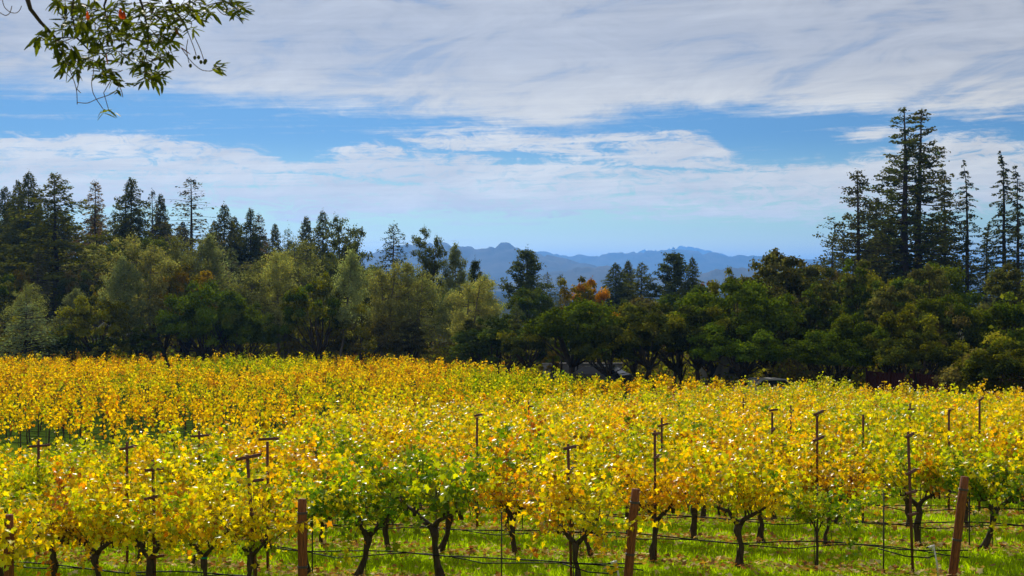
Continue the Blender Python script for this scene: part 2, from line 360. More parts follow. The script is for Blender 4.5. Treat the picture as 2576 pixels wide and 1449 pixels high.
def vine_foliage(seed, mix, ns=24, dens=1.0, size=.084, spread=.66):
    rs = np.random.RandomState(seed); P, O, S, canes = shoots(rs, ns, 1.0, spread, .75, 1.45, .90, rs.uniform(.12, .36))
    k = rs.rand(len(P)) < dens; P, O, S = P[k], O[k], S[k]
    # lateral leaves that fill the canopy
    j = rs.randint(0, len(P), int(len(P) * .8)); P = np.concatenate([P, P[j] + rs.normal(0, .075, (len(j), 3))]); O = np.concatenate([O, unit(rs.normal(0, 1, (len(j), 3)))]); S = np.concatenate([S, S[j]])
    Nn = unit(O * .7 + np.array([0, 0, .55]) + rs.normal(0, .45, P.shape)); Y = unit(O + np.array([0, 0, -.7]) + rs.normal(0, .4, P.shape))
    mb = MB(); cards(mb, P, Nn, Y, size * rs.uniform(.65, 1.25, len(P)), VL_T, VL_F, pick(rs, mix, len(P), ns, S))
    return mb.build('vine_foliage', [M_vleaf]), canes
def vine_trunk(seed, canes, thick=1.0, fork=.72):
    rs = np.random.RandomState(seed + 500); mb = MB(); n = 7
    z = np.linspace(-.06, fork, n); wob = np.cumsum(rs.normal(0, .022, (n, 2)), axis=0); wob -= wob[-1]; wob = wob + np.outer(1 - z / fork, rs.normal(0, .035, 2))
    r = np.array([.075, .052, .044, .042, .042, .05, .06]) * thick * rs.uniform(.78, 1.25, n)
    mb.tube(np.stack([wob[:, 0], wob[:, 1], z], 1), r, 8)
    for sg in (-1, 1):
        a = np.array([[0, 0, fork - .03], [sg * rs.uniform(.06, .14), rs.normal(0, .01), fork + .08], [sg * rs.uniform(.16, .30), rs.normal(0, .03), fork + rs.uniform(.15, .27)], [sg * rs.uniform(.3, .5), rs.normal(0, .05), fork + rs.uniform(.22, .42)]])
        mb.tube(a, np.array([.045, .034, .027, .018]) * thick, 6)
        for _ in range(4):
            x = rs.uniform(.1, .35) * sg; mb.tube([[x, 0, fork + .12], [x + rs.normal(0, .02), rs.normal(0, .02), fork + .24]], [.018 * thick, .011], 5)
    t = mb.build('vine_trunk', [M_vbark], True); mc = MB()
    for c in canes: mc.tube(c[:6], np.linspace(.0065, .0035, 6), 4, cap=False)
    return t, mc.build('vine_canes', [M_cane])
def stake_mesh():
    mb = MB(); mb.tube([(0.03, .02, -.1), (.03, .02, 1.25)], .008, 4); return mb.build('stake', [M_steel])
ST_ME = stake_mesh()
def tie_mesh():
    mb = MB(); mb.tube([(0, .0, .675), (0, 0, .70)], .062, 8); return mb.build('green_tie', [M_tie])
TIE_ME = tie_mesh()
VAR = {}
sd_ = 0
for mixn, cnt in (('yellow', 5), ('lime', 4), ('gold', 4), ('orange', 3), ('green', 3)):
    VAR[mixn] = []
    for i in range(cnt):
        sd_ += 1; fo, ca = vine_foliage(sd_, mixn, ns=27 + (sd_ % 3) * 3); tr, cm = vine_trunk(sd_, ca, .85 + .18 * (sd_ % 3)); VAR[mixn].append((fo, tr, cm))
ORD = 'first second third fourth fifth sixth seventh eighth ninth tenth eleventh twelfth thirteenth fourteenth fifteenth sixteenth seventeenth eighteenth nineteenth'.split()
TENS = {2: 'twenty', 3: 'thirty', 4: 'forty', 5: 'fifty', 6: 'sixty', 7: 'seventy', 8: 'eighty', 9: 'ninety'}
def ordw(n):
    if n < 20: return ORD[n - 1]
    t, u = divmod(n, 10)
    return (TENS[t][:-1] + 'ieth') if u == 0 else TENS[t] + ' ' + ORD[u - 1]
ANG = R(24.7); UX, UY = -math.cos(ANG), math.sin(ANG)       # rows run to the left and away
NXV, NYV = math.sin(ANG), math.cos(ANG)
POSTS = [(-7.44, 21.0), (-3.18, 21.6), (1.95, 22.3), (7.28, 23.0)]
def row_start(k):
    if k < 4: return POSTS[k]
    x, y = POSTS[3]; return (x + 5.6 * (k - 3), y + .45 * (k - 3))
def far_edge(a): return float(np.interp(a, [-.40, -.36, -.165, -.067, .06, .15, .2, .36, .5], [31, 33.5, 39.5, 55, 66, 72, 76, 65.5, 57]))
def inview(x, y, m=1.2): return abs(x) < .362 * y + m and y > 5
front = []
for k in range(-1, 34):
    if k == -1: sx, sy = POSTS[0][0] - 4.6, 20.4
    else: sx, sy = row_start(k)
    lst = []
    if k == 2: ss = [1.02, 3.6, 4.86, 6.15, 7.3, 8.5, 9.8, 11.1, 12.4, 13.7, 15.0]
    elif k == 3: ss = [2.35, 3.69, 5.2, 6.6, 8.0, 9.3, 10.7, 12.1, 13.4, 14.8, 16.2, 17.6, 19, 20.4, 21.8, 23.2, 24.6]
    elif k == 1: ss = [.95, 1.85, 2.9, 4.0, 4.9, 6.2, 7.5, 8.8, 10.1]
    else: ss = [.6 + 1.38 * i + RS.uniform(-.13, .13) for i in range(80)]
    for i, s in enumerate(ss):
        x, y = sx + UX * s, sy + UY * s
        if not inview(x, y): continue
        a = x / y
        if y > far_edge(a) - .6: continue
        if k > 3 and RS.rand() < .03: continue
        lst.append((x, y, s))
    if lst: front.append((k, sorted(lst)))
cand = [(k, i, x, y, s) for k, l in front for i, (x, y, s) in enumerate(l)]
cand.sort(key=lambda q: q[3]); solo = set((k, i) for k, i, *_ in cand[:300]); rest = [(x, y) for k, i, x, y, s in cand[300:]]
DESC = {'yellow': 'bright yellow', 'lime': 'lime green and yellow', 'gold': 'golden yellow', 'orange': 'orange tinged', 'green': 'mostly green'}
rown = 0
for k, l in front:
    rown += 1; cnt = 0
    for i, (x, y, s) in enumerate(l):
        if (k, i) not in solo: continue
        cnt += 1
        px = CX + x / y * F
        nz = mnoise.noise(Vector((x * .28, y * .22, 1.7))); r = random.random()
        if k == 2 and 3 < s < 6.3: mx = 'green'
        elif k in (3, 4) and 840 < px < 1270: mx = 'green' if r < .5 else 'lime'
        elif k <= 1: mx = 'orange' if r < .3 else ('yellow' if r < .75 else 'lime')
        elif nz > .12: mx = 'lime' if r < .62 else ('green' if r > .93 else 'yellow')
        elif nz < -.22: mx = 'gold' if r < .4 else ('orange' if r < .72 else 'yellow')
        else: mx = 'yellow' if r < .55 else ('lime' if r < .8 else 'gold')
        fo, tr, cm = random.choice(VAR[mx])
        g = G(x, y); root = empty('grapevine', (x, y, g), -ANG + (math.pi if random.random() < .5 else 0) + random.uniform(-.08, .08))
        sc_ = random.uniform(.94, 1.08); big = 1.0
        if k == 2 and 3 < s < 5.5: sc_ = 1.28 if s < 4 else 1.05
        if k == 2 and abs(s - 3.6) < .1: big = 1.75
        if k == 3 and abs(s - 2.35) < .1: sc_ = .88; big = .35
        root.scale = (sc_ * 1.05, sc_ * random.uniform(.9, 1.1), sc_)
        tag(root, f'{DESC[mx]} grapevine, {ordw(cnt)} from the left in the {ordw(rown)} row back', 'grapevine', 'grapevines of the near block')
        t = addobj('trunk', tr, root); t.scale = (1 if big == 1 else .85 + big * .2, big, 1) if big > 1 else (big, big, 1)
        addobj('canes', cm, root); f = addobj('foliage', fo, root); tag(f, kind='stuff')
        if y < 40:
            addobj('stake', ST_ME, root)
            if random.random() < .35: tt = addobj('tie', TIE_ME, root); tt.scale = (1, 1, 1) if big <= 1 else (big, big, 1); tt.location.z = 0
# ------------------------------------------------------------------ far vineyard block, one mass of several hundred vines
def far_block():
    rs = np.random.RandomState(77); mb = MB(); pts = list(rest); nn = len(rest)
    for k in range(2, 70):
        for s in np.arange(0, 260, 1.45):
            sx, sy = POSTS[3][0] + 5.6 * (k - 3) - 1.0, POSTS[3][1] + .45 * (k - 3)
            x, y = sx + UX * s + rs.normal(0, .07), sy + UY * s
            if y < 40 or not inview(x, y, .8): continue
            a = x / y
            if y < far_edge(a) + 5.5 or y < 50 or y > edgeD(a) - 1.5: continue
            if a > .2: continue
            pts.append((x, y))
    print('far vines', len(pts), 'of which front', nn)
    LP, LN, LY, LC, LS = [], [], [], [], []
    for i, (x, y) in enumerate(pts):
        isf = i < nn; thin = 0 if isf else max(0, min(1, (88 - y) / 22)) * max(0, min(1, (-x / y - .02) / .12 + .1))
        ns = 13 if isf else int(11 - 3.0 * thin); nzv = mnoise.noise(Vector((x * .12, y * .1, 4.4)))
        mx = ('yellow' if nzv < .1 else 'lime') if isf else ('gold' if nzv < .0 else ('yellow' if nzv < .28 or thin > .3 else 'lime'))
        if not isf and nzv < -.42: mx = 'orange'
        P, O, S, canes = shoots(rs, ns, 1.3 if isf else 1.9, .5 if isf else .30, .75, 1.3, .95, .12)
        if not isf: P[:, 0] *= .85; P[:, 2] -= .22 * thin * rs.rand(); keep = rs.rand(len(P)) < (1 - .28 * thin)
        else: keep = rs.rand(len(P)) < .85
        P, O, S = P[keep], O[keep], S[keep]
        g = G(x, y); c_, s_ = math.cos(-ANG), math.sin(-ANG)
        Q = np.stack([P[:, 0] * c_ - P[:, 1] * s_ + x, P[:, 0] * s_ + P[:, 1] * c_ + y, P[:, 2] + g], 1)
        LP.append(Q); LN.append(unit(O * .7 + np.array([0, 0, .5]) + rs.normal(0, .5, Q.shape))); LY.append(unit(O + np.array([0, 0, -.7]) + rs.normal(0, .4, Q.shape)))
        LC.append(pick(rs, mx, len(Q), ns, S)); LS.append(rs.uniform(.10, .165, len(Q)))
        mb.tube([(x, y, g - .05), (x + rs.normal(0, .03), y, g + .5), (x, y, g + .92)], [.036, .024, .028], 4, 1, cap=False)
        if not isf and y < 90: mb.tube([(x + .5 * UX, y + .5 * UY, g), (x + .5 * UX, y + .5 * UY, g + 1.6)], .014, 3, 2, cap=False)
    cards(mb, np.concatenate(LP), np.concatenate(LN), np.concatenate(LY), np.concatenate(LS), Q_T, Q_F, np.concatenate(LC), 0)
    print('far leaves', sum(map(len, LP)))
    # wires and hoses of the far rows
    for k in range(2, 50):
        for hgt in (.45, .95, 1.5):
            run = []
            for s in np.arange(0, 260, 3.0):
                sx, sy = POSTS[3][0] + 5.6 * (k - 3) - 1.0, POSTS[3][1] + .45 * (k - 3); x, y = sx + UX * s, sy + UY * s
                ok = y > 50 and inview(x, y, 2) and y > far_edge(x / y) + 5.5 and y < min(95, edgeD(x / y) - 1.5)
                if ok: run.append((x, y, G(x, y) + hgt))
                if (not ok or s > 256) and len(run) > 1: mb.tube(run, .012 if hgt < .5 else .007, 3, 3, cap=False); run = []
                elif not ok: run = []
    tag(addobj('distant_vines', mb.build('distant_vines', [M_vfar, M_vbark, M_steel, M_hose])), 'mass of golden vines covering the slope of the far block', 'vineyard', kind='stuff')
far_block()
# ------------------------------------------------------------------ steel trellis stakes with cross arms
def tstake_mesh():
    mb = MB()
    mb.box((0, 0, 1.08), (.045, .012, 2.36)); mb.box((0, .02, 1.08), (.012, .04, 2.36)); return mb.build('stake_bar', [M_rust])
TB = tstake_mesh()
def arm_mesh():
    mb = MB(); mb.box((0, 0, 0), (.035, .52, .03)); mb.box((.0, 0, .022), (.012, .52, .016)); mb.tube([(-.04, -.24, .02), (.06, -.24, .02)], .008, 4); mb.tube([(-.04, .24, .02), (.06, .24, .02)], .008, 4)
    return mb.build('cross_arm', [M_rust])
AM = arm_mesh()
def tstake(x, y, label, arms=(2.2, 1.82, 1.42, 1.0), lean=0, wid=1.0, hs=1.0, tilt=None):
    root = empty('trellis_stake', (x, y, G(x, y)), -ANG); root.rotation_euler = (0, R(lean), -ANG); root.scale = (1, 1, hs)
    tag(root, label, 'trellis stake', 'steel trellis stakes with cross arms'); addobj('bar', TB, root)
    for i, h in enumerate(arms):
        a = addobj('cross_arm', AM, root, (.03, 0, h), (R((tilt[i] if tilt else random.uniform(-5, 5))), 0, R(random.uniform(-10, 10)))); a.scale = (1, wid * random.uniform(.85, 1.05) * (.8 if h < 1.2 else 1), 1)
def onrow(k, px):
    sx, sy = row_start(k); a = (px - CX) / F; t = math.tan(ANG)
    D = (sy + sx * t) / (1 + a * t); return a * D, D
for k, px, lab, arms, lean, hs in [
    (2, 1438, 'rusty stake with peaked top arm and three lower arms, left of the middle leaning post', (2.2, 1.84, 1.42, 1.0), -1.5, 1.04),
    (3, 1650, 'rusty stake with two arms above the gnarled vine right of the middle post', (2.2, 1.80, .98), -.5, 1.03),
    (3, 2298, 'rusty stake with small arms standing left of the right leaning post', (2.2, 1.62, 1.30, .95), -2, 1.04),
    (1, 648, 'rusty leaning stake with long arms left of the upright wooden post', (2.22, 1.86, 1.36, .92), -5, 1.03),
    (1, 388, 'rusty upright stake with staggered arms in the front left vines', (2.1, 1.66, 1.15, .7), -1, 1.0),
    (2, 318, 'rusty stake with half a top arm in the left foliage', (2.15, 1.2), 0, 1.0),
    (2, 672, 'rusty stake whose single arm pokes out left of centre', (2.3,), 0, 1.02),
    (2, 95, 'rusty stake with one arm by the far left vines', (2.15,), 0, 1.0),
    (4, 1200, 'rusty stake with flat top arm above the green vine', (2.3, 1.1), 0, 1.03),
    (5, 1665, 'small rusty stake tip above the vines at centre right', (2.1,), 0, .98),
    (5, 1943, 'rusty stake with tilted top arm above the yellow canopy', (2.3, 1.9), 0, 1.02),
    (4, 2056, 'tall rusty stake with two arms rising over the right canopy', (2.3, 1.85), 0, 1.08),
    (5, 2172, 'bare rusty stake among the right vines', (), 0, 1.0),
    (6, 2388, 'far rusty stake with flat arm at the right edge rows', (2.25,), 0, 1.0),
    (6, 2465, 'thin rusty stake at the far right of the canopy', (2.3, 1.0), 0, 1.08),
    (3, 500, 'rusty stake with flat arm between the left rows', (2.15,), 0, .98)]:
    x, y = onrow(k, px); tstake(x, y, lab, arms, lean, 1.0, hs)
for i, (k, px) in enumerate([(8, 1990), (9, 1330), (8, 2290), (11, 1870)]):
    x, y = onrow(k, px); tstake(x, y, f'small dark stake tip in the middle distance, {ordw(i + 1)} of the far ones', (2.1,), 0, 1, .98)
# thin training stakes standing without a vine
m_ = MB(); m_.box((0, 0, .55), (.022, .022, 1.3)); TS = m_.build('thin_stake', [M_steel])
m2_ = MB(); m2_.box((0, 0, 1.2), (.024, .028, .03)); TSC = m2_.build('stake_cap', [M_steel])
for k, px, lab, h in [(2, 1262, 'thin dark stake in the gap of the front row below centre', 1.0), (3, 2058, 'thin dark stake under the yellow foliage left of the white pipe', 1.2),
                      (3, 2224, 'thin dark stake between the vines and the white pipe', 1.15), (4, 1314, 'thin dark stake behind the gap in the front row', 1.0),
                      (4, 2440, 'thin grey stake right of the right leaning post', .9), (2, 785, 'thin stake just right of the upright post', 1.0)]:
    x, y = onrow(k, px); o = empty('training_stake', (x, y, G(x, y))); tag(o, lab, 'stake', 'thin training stakes'); o.scale = (1, 1, h); addobj('bar', TS, o); addobj('cap', TSC, o)
# ------------------------------------------------------------------ wooden end posts
def endpost(x, y, lean, label, h=1.66, r=.072):
    mb = MB(); n = 7; z = np.linspace(-.25, h, n); rr = r * (1 + .02 * np.sin(z * 7)); rr[-1] = r * .9
    mb.tube(np.stack([np.zeros(n), np.zeros(n), z], 1), rr, 14); me = mb.build('post_shaft', [M_post], True)
    root = empty('end_post', (x, y, G(x, y))); root.rotation_euler = (0, R(lean), 0); tag(root, label, 'fence post', 'wooden end posts of the rows'); addobj('shaft', me, root)
    for hh in (h - .22, .62):
        m = MB()
        for j in range(3): th = np.linspace(0, 2 * np.pi, 13); m.tube(np.stack([np.cos(th) * (r + .004), np.sin(th) * (r + .004), np.full(13, hh + j * .012)], 1), .005, 4, cap=False)
        addobj('wire_wrap', m.build('wire_wrap', [M_wire]), root)
endpost(*POSTS[0], 0, 'reddish wooden post standing upright at the left edge')
endpost(*POSTS[1], -.4, 'upright reddish wooden post left of the green vine')
endpost(1.80, 22.3, 5.0, 'wooden post leaning right beside the middle gap, with a pale sawn top')
endpost(7.13, 23.0, 7.0, 'dark brown wooden post leaning right near the right edge')
# ------------------------------------------------------------------ drip hoses and trellis wires
def lineobj(name, k, h, r, m, label, cat, group, sag, seed, s0=-.1, s1=None, side=0):
    rs = np.random.RandomState(seed); sx, sy = row_start(k); pts = []
    for s in np.arange(s0, (s1 or 70), .35):
        x, y = sx + UX * s + NXV * side, sy + UY * s + NYV * side
        if not inview(x, y, 3): 
            if pts: break
            continue
        if y > far_edge(x / y) - .3: break
        ph = s / 2.8; z = h - sag * (1 - abs(math.cos(ph * math.pi + seed))) + .02 * math.sin(s * 1.7 + seed)
        pts.append((x, y, G(x, y) + z))
    if len(pts) < 3: return
    mb = MB(); mb.tube(pts, r, 6 if r > .006 else 3); tag(addobj(name, mb.build(name, [m], True)), label, cat, group)
for k in range(0, 12):
    n = ordw(k + 1)
    lineobj('drip_hose', k, .47, .0115, M_hose, f'black upper drip hose along the {n} row counted from the left post', 'hose', 'black drip hoses', .05, k * 3 + 1)
    if k < 9: lineobj('drip_hose', k, .44, .010, M_hose, f'thinner lower drip hose along the {n} row counted from the left post', 'hose', 'black drip hoses', .10, k * 3 + 2, side=.04)
    if k < 8: lineobj('trellis_wire', k, .90, .003, M_wire, f'steel trellis wire along the {n} row counted from the left post', 'wire', 'trellis wires', .01, 5)
    if k < 5: lineobj('trellis_wire', k, 1.45, .003, M_wire, f'upper steel wire along the {n} row counted from the left post', 'wire', 'trellis wires', .01, 5, side=-.3)
for k, s, lab in ((3, .42, 'white plastic riser pipe beside the right leaning post'), (2, .32, 'white plastic riser pipe left of the middle leaning post')):
    sx, sy = row_start(k); x, y = sx + UX * s, sy + UY * s; root = empty('riser_pipe', (x, y, G(x, y))); tag(root, lab, 'pipe', 'white riser pipes')
    mb = MB(); mb.tube([(.06, 0, -.05), (.04, 0, .2), (-.02, 0, .5)], .014, 8); addobj('pipe', mb.build('pipe', [M_pvc], True), root)
    mb = MB(); mb.tube([(-.10, 0, .47), (.0, 0, .50)], .022, 8); mb.tube([(-.02, 0, .5), (-.03, 0, .42)], .02, 8); addobj('elbow', mb.build('elbow', [M_pvc], True), root)
    mb = MB(); mb.tube([(-.02, 0, .49), (-.14, .02, .46)], .013, 6); mb.tube([(-.0, 0, .34), (-.10, .02, .30), (-.45, .1, .31), (-.85, .3, .40)], .011, 6); addobj('hose_tail', mb.build('hose_tail', [M_hose], True), root)
# ------------------------------------------------------------------ grass blades and fallen leaves
def turf():
    rs = np.random.RandomState(5); n = 300000; y = 20.5 + 27 * rs.rand(n) ** 1.7; x = rs.uniform(-1, 1, n) * (.37 * y + .6)
    lump = np.array([mnoise.noise(Vector((a * 1.3, b * 1.3, 0))) for a, b in zip(x[::10], y[::10])]); lump = np.repeat(lump, 10)[:n]
    z = Gv(x, y); P = np.stack([x, y, z - .01], 1)
    Y = unit(np.stack([rs.normal(0, .45, n), rs.normal(0, .45, n), np.ones(n)], 1)); Nn = unit(np.stack([rs.normal(0, 1, n), rs.normal(0, 1, n), np.zeros(n)], 1))
    s = rs.uniform(.05, .12, n) * (1 + .8 * lump); c1, c2, c3 = np.array([.48, .62, .004]), np.array([.19, .30, .004]), np.array([.30, .30, .06])
    f = np.clip(.55 + lump * .9 + rs.normal(0, .2, n), 0, 1)[:, None]; c = c2 + (c1 - c2) * f; dry = rs.rand(n) < .10; c[dry] = c3 * .8
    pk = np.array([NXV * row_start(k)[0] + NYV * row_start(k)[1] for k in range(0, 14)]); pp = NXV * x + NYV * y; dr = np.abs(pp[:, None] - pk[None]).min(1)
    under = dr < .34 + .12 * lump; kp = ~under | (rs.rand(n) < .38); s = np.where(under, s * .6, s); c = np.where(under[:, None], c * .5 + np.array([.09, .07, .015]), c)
    P, Nn, Y, s, c = P[kp], Nn[kp], Y[kp], s[kp], c[kp]
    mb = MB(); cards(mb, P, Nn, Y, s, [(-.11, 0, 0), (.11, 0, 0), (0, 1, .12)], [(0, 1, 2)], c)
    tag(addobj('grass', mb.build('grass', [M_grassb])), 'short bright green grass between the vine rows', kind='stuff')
    # leaves lying on the grass, thicker under the rows
    P = []; 
    for k in range(-1, 9):
        sx, sy = row_start(max(k, 0)) if k >= 0 else (POSTS[0][0] - 4.6, 20.4)
        m = 2200; s = rs.uniform(0, 26, m); d = rs.normal(0, .36, m); P.append(np.stack([sx + UX * s + NXV * d, sy + UY * s + NYV * d], 1))
    m = 4200; yy = rs.uniform(21, 44, m); P.append(np.stack([rs.uniform(-1, 1, m) * .38 * yy, yy], 1)); P = np.concatenate(P)
    z = Gv(P[:, 0], P[:, 1]); P = np.stack([P[:, 0], P[:, 1], z + rs.uniform(.03, .09, len(P))], 1); n = len(P)
    pal = np.array([(.62, .46, .20), (.66, .42, .05), (.42, .18, .05), (.25, .14, .06), (.75, .62, .34)]); c = pal[rs.choice(5, n, p=[.3, .2, .2, .15, .15])] * rs.uniform(.7, 1.2, (n, 1))
    mb = MB(); cards(mb, P, unit(np.array([0, 0, 1.]) + rs.normal(0, .35, (n, 3))), unit(rs.normal(0, 1, (n, 3))), rs.uniform(.055, .12, n), VL_T, VL_F, c)
    tag(addobj('fallen_leaves', mb.build('fallen_leaves', [M_litter])), 'tan and yellow vine leaves scattered on the grass', kind='stuff')
turf()
#__PART3__
# ------------------------------------------------------------------ trees
def mixcol(rs, base, n, dv=.45, hue=.25, clump=None):
    b = np.array(base); v = (1 - dv / 2 + dv * rs.rand(n, 1)); h = rs.normal(0, hue, (n, 1))
    c = b * v * (1 + h * np.array([.6, .15, -.3]))
    if clump is not None: c = c * clump[:, None]
    return np.clip(c, .004, .9)
def limb(mb, a, b, r0, r1, rs, sides=6, sag=.1, n=5, mi=0):
    t = np.linspace(0, 1, n)[:, None]; a = np.array(a, float); b = np.array(b, float); L = np.linalg.norm(b - a)
    p = a + (b - a) * t + rs.normal(0, .035 * L, (n, 3)) * np.sin(t * np.pi) + np.array([0, 0, sag * L]) * np.sin(t * np.pi)
    mb.tube(p, np.linspace(r0, r1, n), sides, mi); return p
def oak(seed, H=8.0, Rr=3.8, clear=1.6, base=(.05, .08, .013), nblob=50, per=310, size=.19, stems=3, open_=.0, bark=None, tipcol=None, flat=1.0):
    rs = np.random.RandomState(seed); tr = MB(); cr = MB()
    hub = np.array([rs.normal(0, .25), rs.normal(0, .25), clear * .75])
    limb(tr, (0, 0, -.3), hub, .26, .2, rs, 8, 0)
    P, Nn, Y, C = [], [], [], []; cz = clear + (H - clear) * .42
    for b in range(nblob):
        d = unit(rs.normal(0, 1, 3)); d[2] = abs(d[2]) * 1.1 - .35; d = unit(d)
        q = rs.uniform(.5, 1.06); rb = rs.uniform(.12, .23) * Rr
        c = np.array([d[0] * Rr * q * .86, d[1] * Rr * q * .86, cz + d[2] * q * (H - cz) * (.93 if d[2] > 0 else .7) * flat - rb * .35])
        k = int(per * rs.uniform(.6, 1.3) * (rb / (.175 * Rr)) ** 1.6); u = unit(rs.normal(0, 1, (k, 3))); u[:, 2] = np.where(u[:, 2] < -.2, -u[:, 2] * .6, u[:, 2])
        rad = rb * (rs.rand(k, 1) ** .33) * rs.uniform(.8, 1.15, (k, 1)); p = c + u * rad * np.array([1.0, 1.0, 1.05])
        P.append(p); Nn.append(unit(u + rs.normal(0, .55, (k, 3)) + np.array([0, 0, .25]))); Y.append(unit(rs.normal(0, 1, (k, 3)) + np.array([0, 0, -.2])))
        cl = rs.uniform(.6, 1.35) * np.ones(k)
        bc = np.array(tipcol) if (tipcol is not None and rs.rand() < .35) else np.array(base)
        C.append(mixcol(rs, bc, k, .5, .2, cl))
        if b % 4 == 0:
            w = hub + (c - hub) * rs.uniform(.35, .55) + np.array([0, 0, -.1]); limb(tr, hub, w, .11, .06, rs, 5, .05); limb(tr, w, c, .055, .015, rs, 4, .04, 4)
    for s in range(stems):
        a = rs.uniform(0, 6.28); e = np.array([math.cos(a) * Rr * .5, math.sin(a) * Rr * .5, cz]); limb(tr, hub, e, .17, .06, rs, 6, -.08, 6)
    P = np.concatenate(P); cards(cr, P, np.concatenate(Nn), np.concatenate(Y), size * rs.uniform(.6, 1.3, len(P)), Q_T, Q_F, np.concatenate(C))
    return tr.build('oak_trunk', [bark or M_bark], True), cr.build('oak_crown', [M_tree])
def fir(seed, H=18.0, Rr=5.0, clear=.12, base=(.088, .102, .012), nb=240, per=150, size=.36, droop=.2, power=.78, irr=.4, bark=None, dead=0.0, up=0.0, twist=0):
    rs = np.random.RandomState(seed); tr = MB(); cr = MB(); n = 9
    z = np.linspace(-.4, H * .99, n); tr.tube(np.stack([rs.normal(0, .05, n), rs.normal(0, .05, n), z], 1), np.linspace(.30, .02, n) * H / 18, 7)
    P, Nn, Y, C, S = [], [], [], [], []; ga = rs.uniform(0, 6.28)
    for b in range(nb):
        t = clear + (1 - clear) * (b + rs.rand()) / nb; ga += 2.4 + rs.normal(0, .35)
        L = Rr * ((1 - t) / (1 - clear)) ** power * rs.uniform(1 - irr, 1 + irr * .6) + .25
        if t < clear + .12: L *= rs.uniform(.5, 1)
        o = np.array([math.cos(ga), math.sin(ga), 0]); z0 = t * H
        k = max(20, int(per * (L / Rr) ** .9 * rs.uniform(.7, 1.2)))
        if rs.rand() < dead * (.5 + t): k = int(k * .15)
        q = rs.uniform(.12, 1, k) ** .8; up_ = up * (1 - t) + .15 * (t > .8)
        p = np.array([0, 0, z0]) + o * (q * L)[:, None]; p[:, 2] += -droop * L * q ** 1.5 + up_ * L * q
        wid = .28 * L * (1 - q * .55) + .06; side = np.cross(o, [0, 0, 1.])
        p = p + side * (rs.normal(0, 1, k) * wid * .5)[:, None]; p[:, 2] += rs.normal(0, .10, k) - .06
        P.append(p); Nn.append(unit(np.array([0, 0, 1.]) + rs.normal(0, .5, (k, 3)) + o * .3)); Y.append(unit(o + rs.normal(0, .5, (k, 3)) + np.array([0, 0, -.35])))
        C.append(mixcol(rs, base, k, .5, .18, np.full(k, rs.uniform(.75, 1.25)))); S.append(size * rs.uniform(.6, 1.25, k) * (.55 + .45 * L / Rr))
        e = np.array([0, 0, z0]) + o * L * .9; e[2] += -droop * L * .8 + up_ * L * .9
        tr.tube([np.array([0, 0, z0]), (np.array([0, 0, z0]) + e) / 2 + np.array([0, 0, .03 * L]), e], [.05 * L / Rr + .012, .03 * L / Rr + .01, .008], 3, cap=False)
    k = 24; p = np.array([0, 0, H]) + rs.normal(0, 1, (k, 3)) * np.array([.10, .10, .4]) - np.array([0, 0, .35]); P.append(p); Nn.append(unit(rs.normal(0, 1, (k, 3)))); Y.append(unit(rs.normal(0, .5, (k, 3)) + np.array([0, 0, 1.]))); C.append(mixcol(rs, base, k)); S.append(np.full(k, size * .5))
    P = np.concatenate(P); cards(cr, P, np.concatenate(Nn), np.concatenate(Y), np.concatenate(S), Q_T, Q_F, np.concatenate(C))
    return tr.build('conifer_trunk', [bark or M_bark], True), cr.build('conifer_crown', [M_tree])
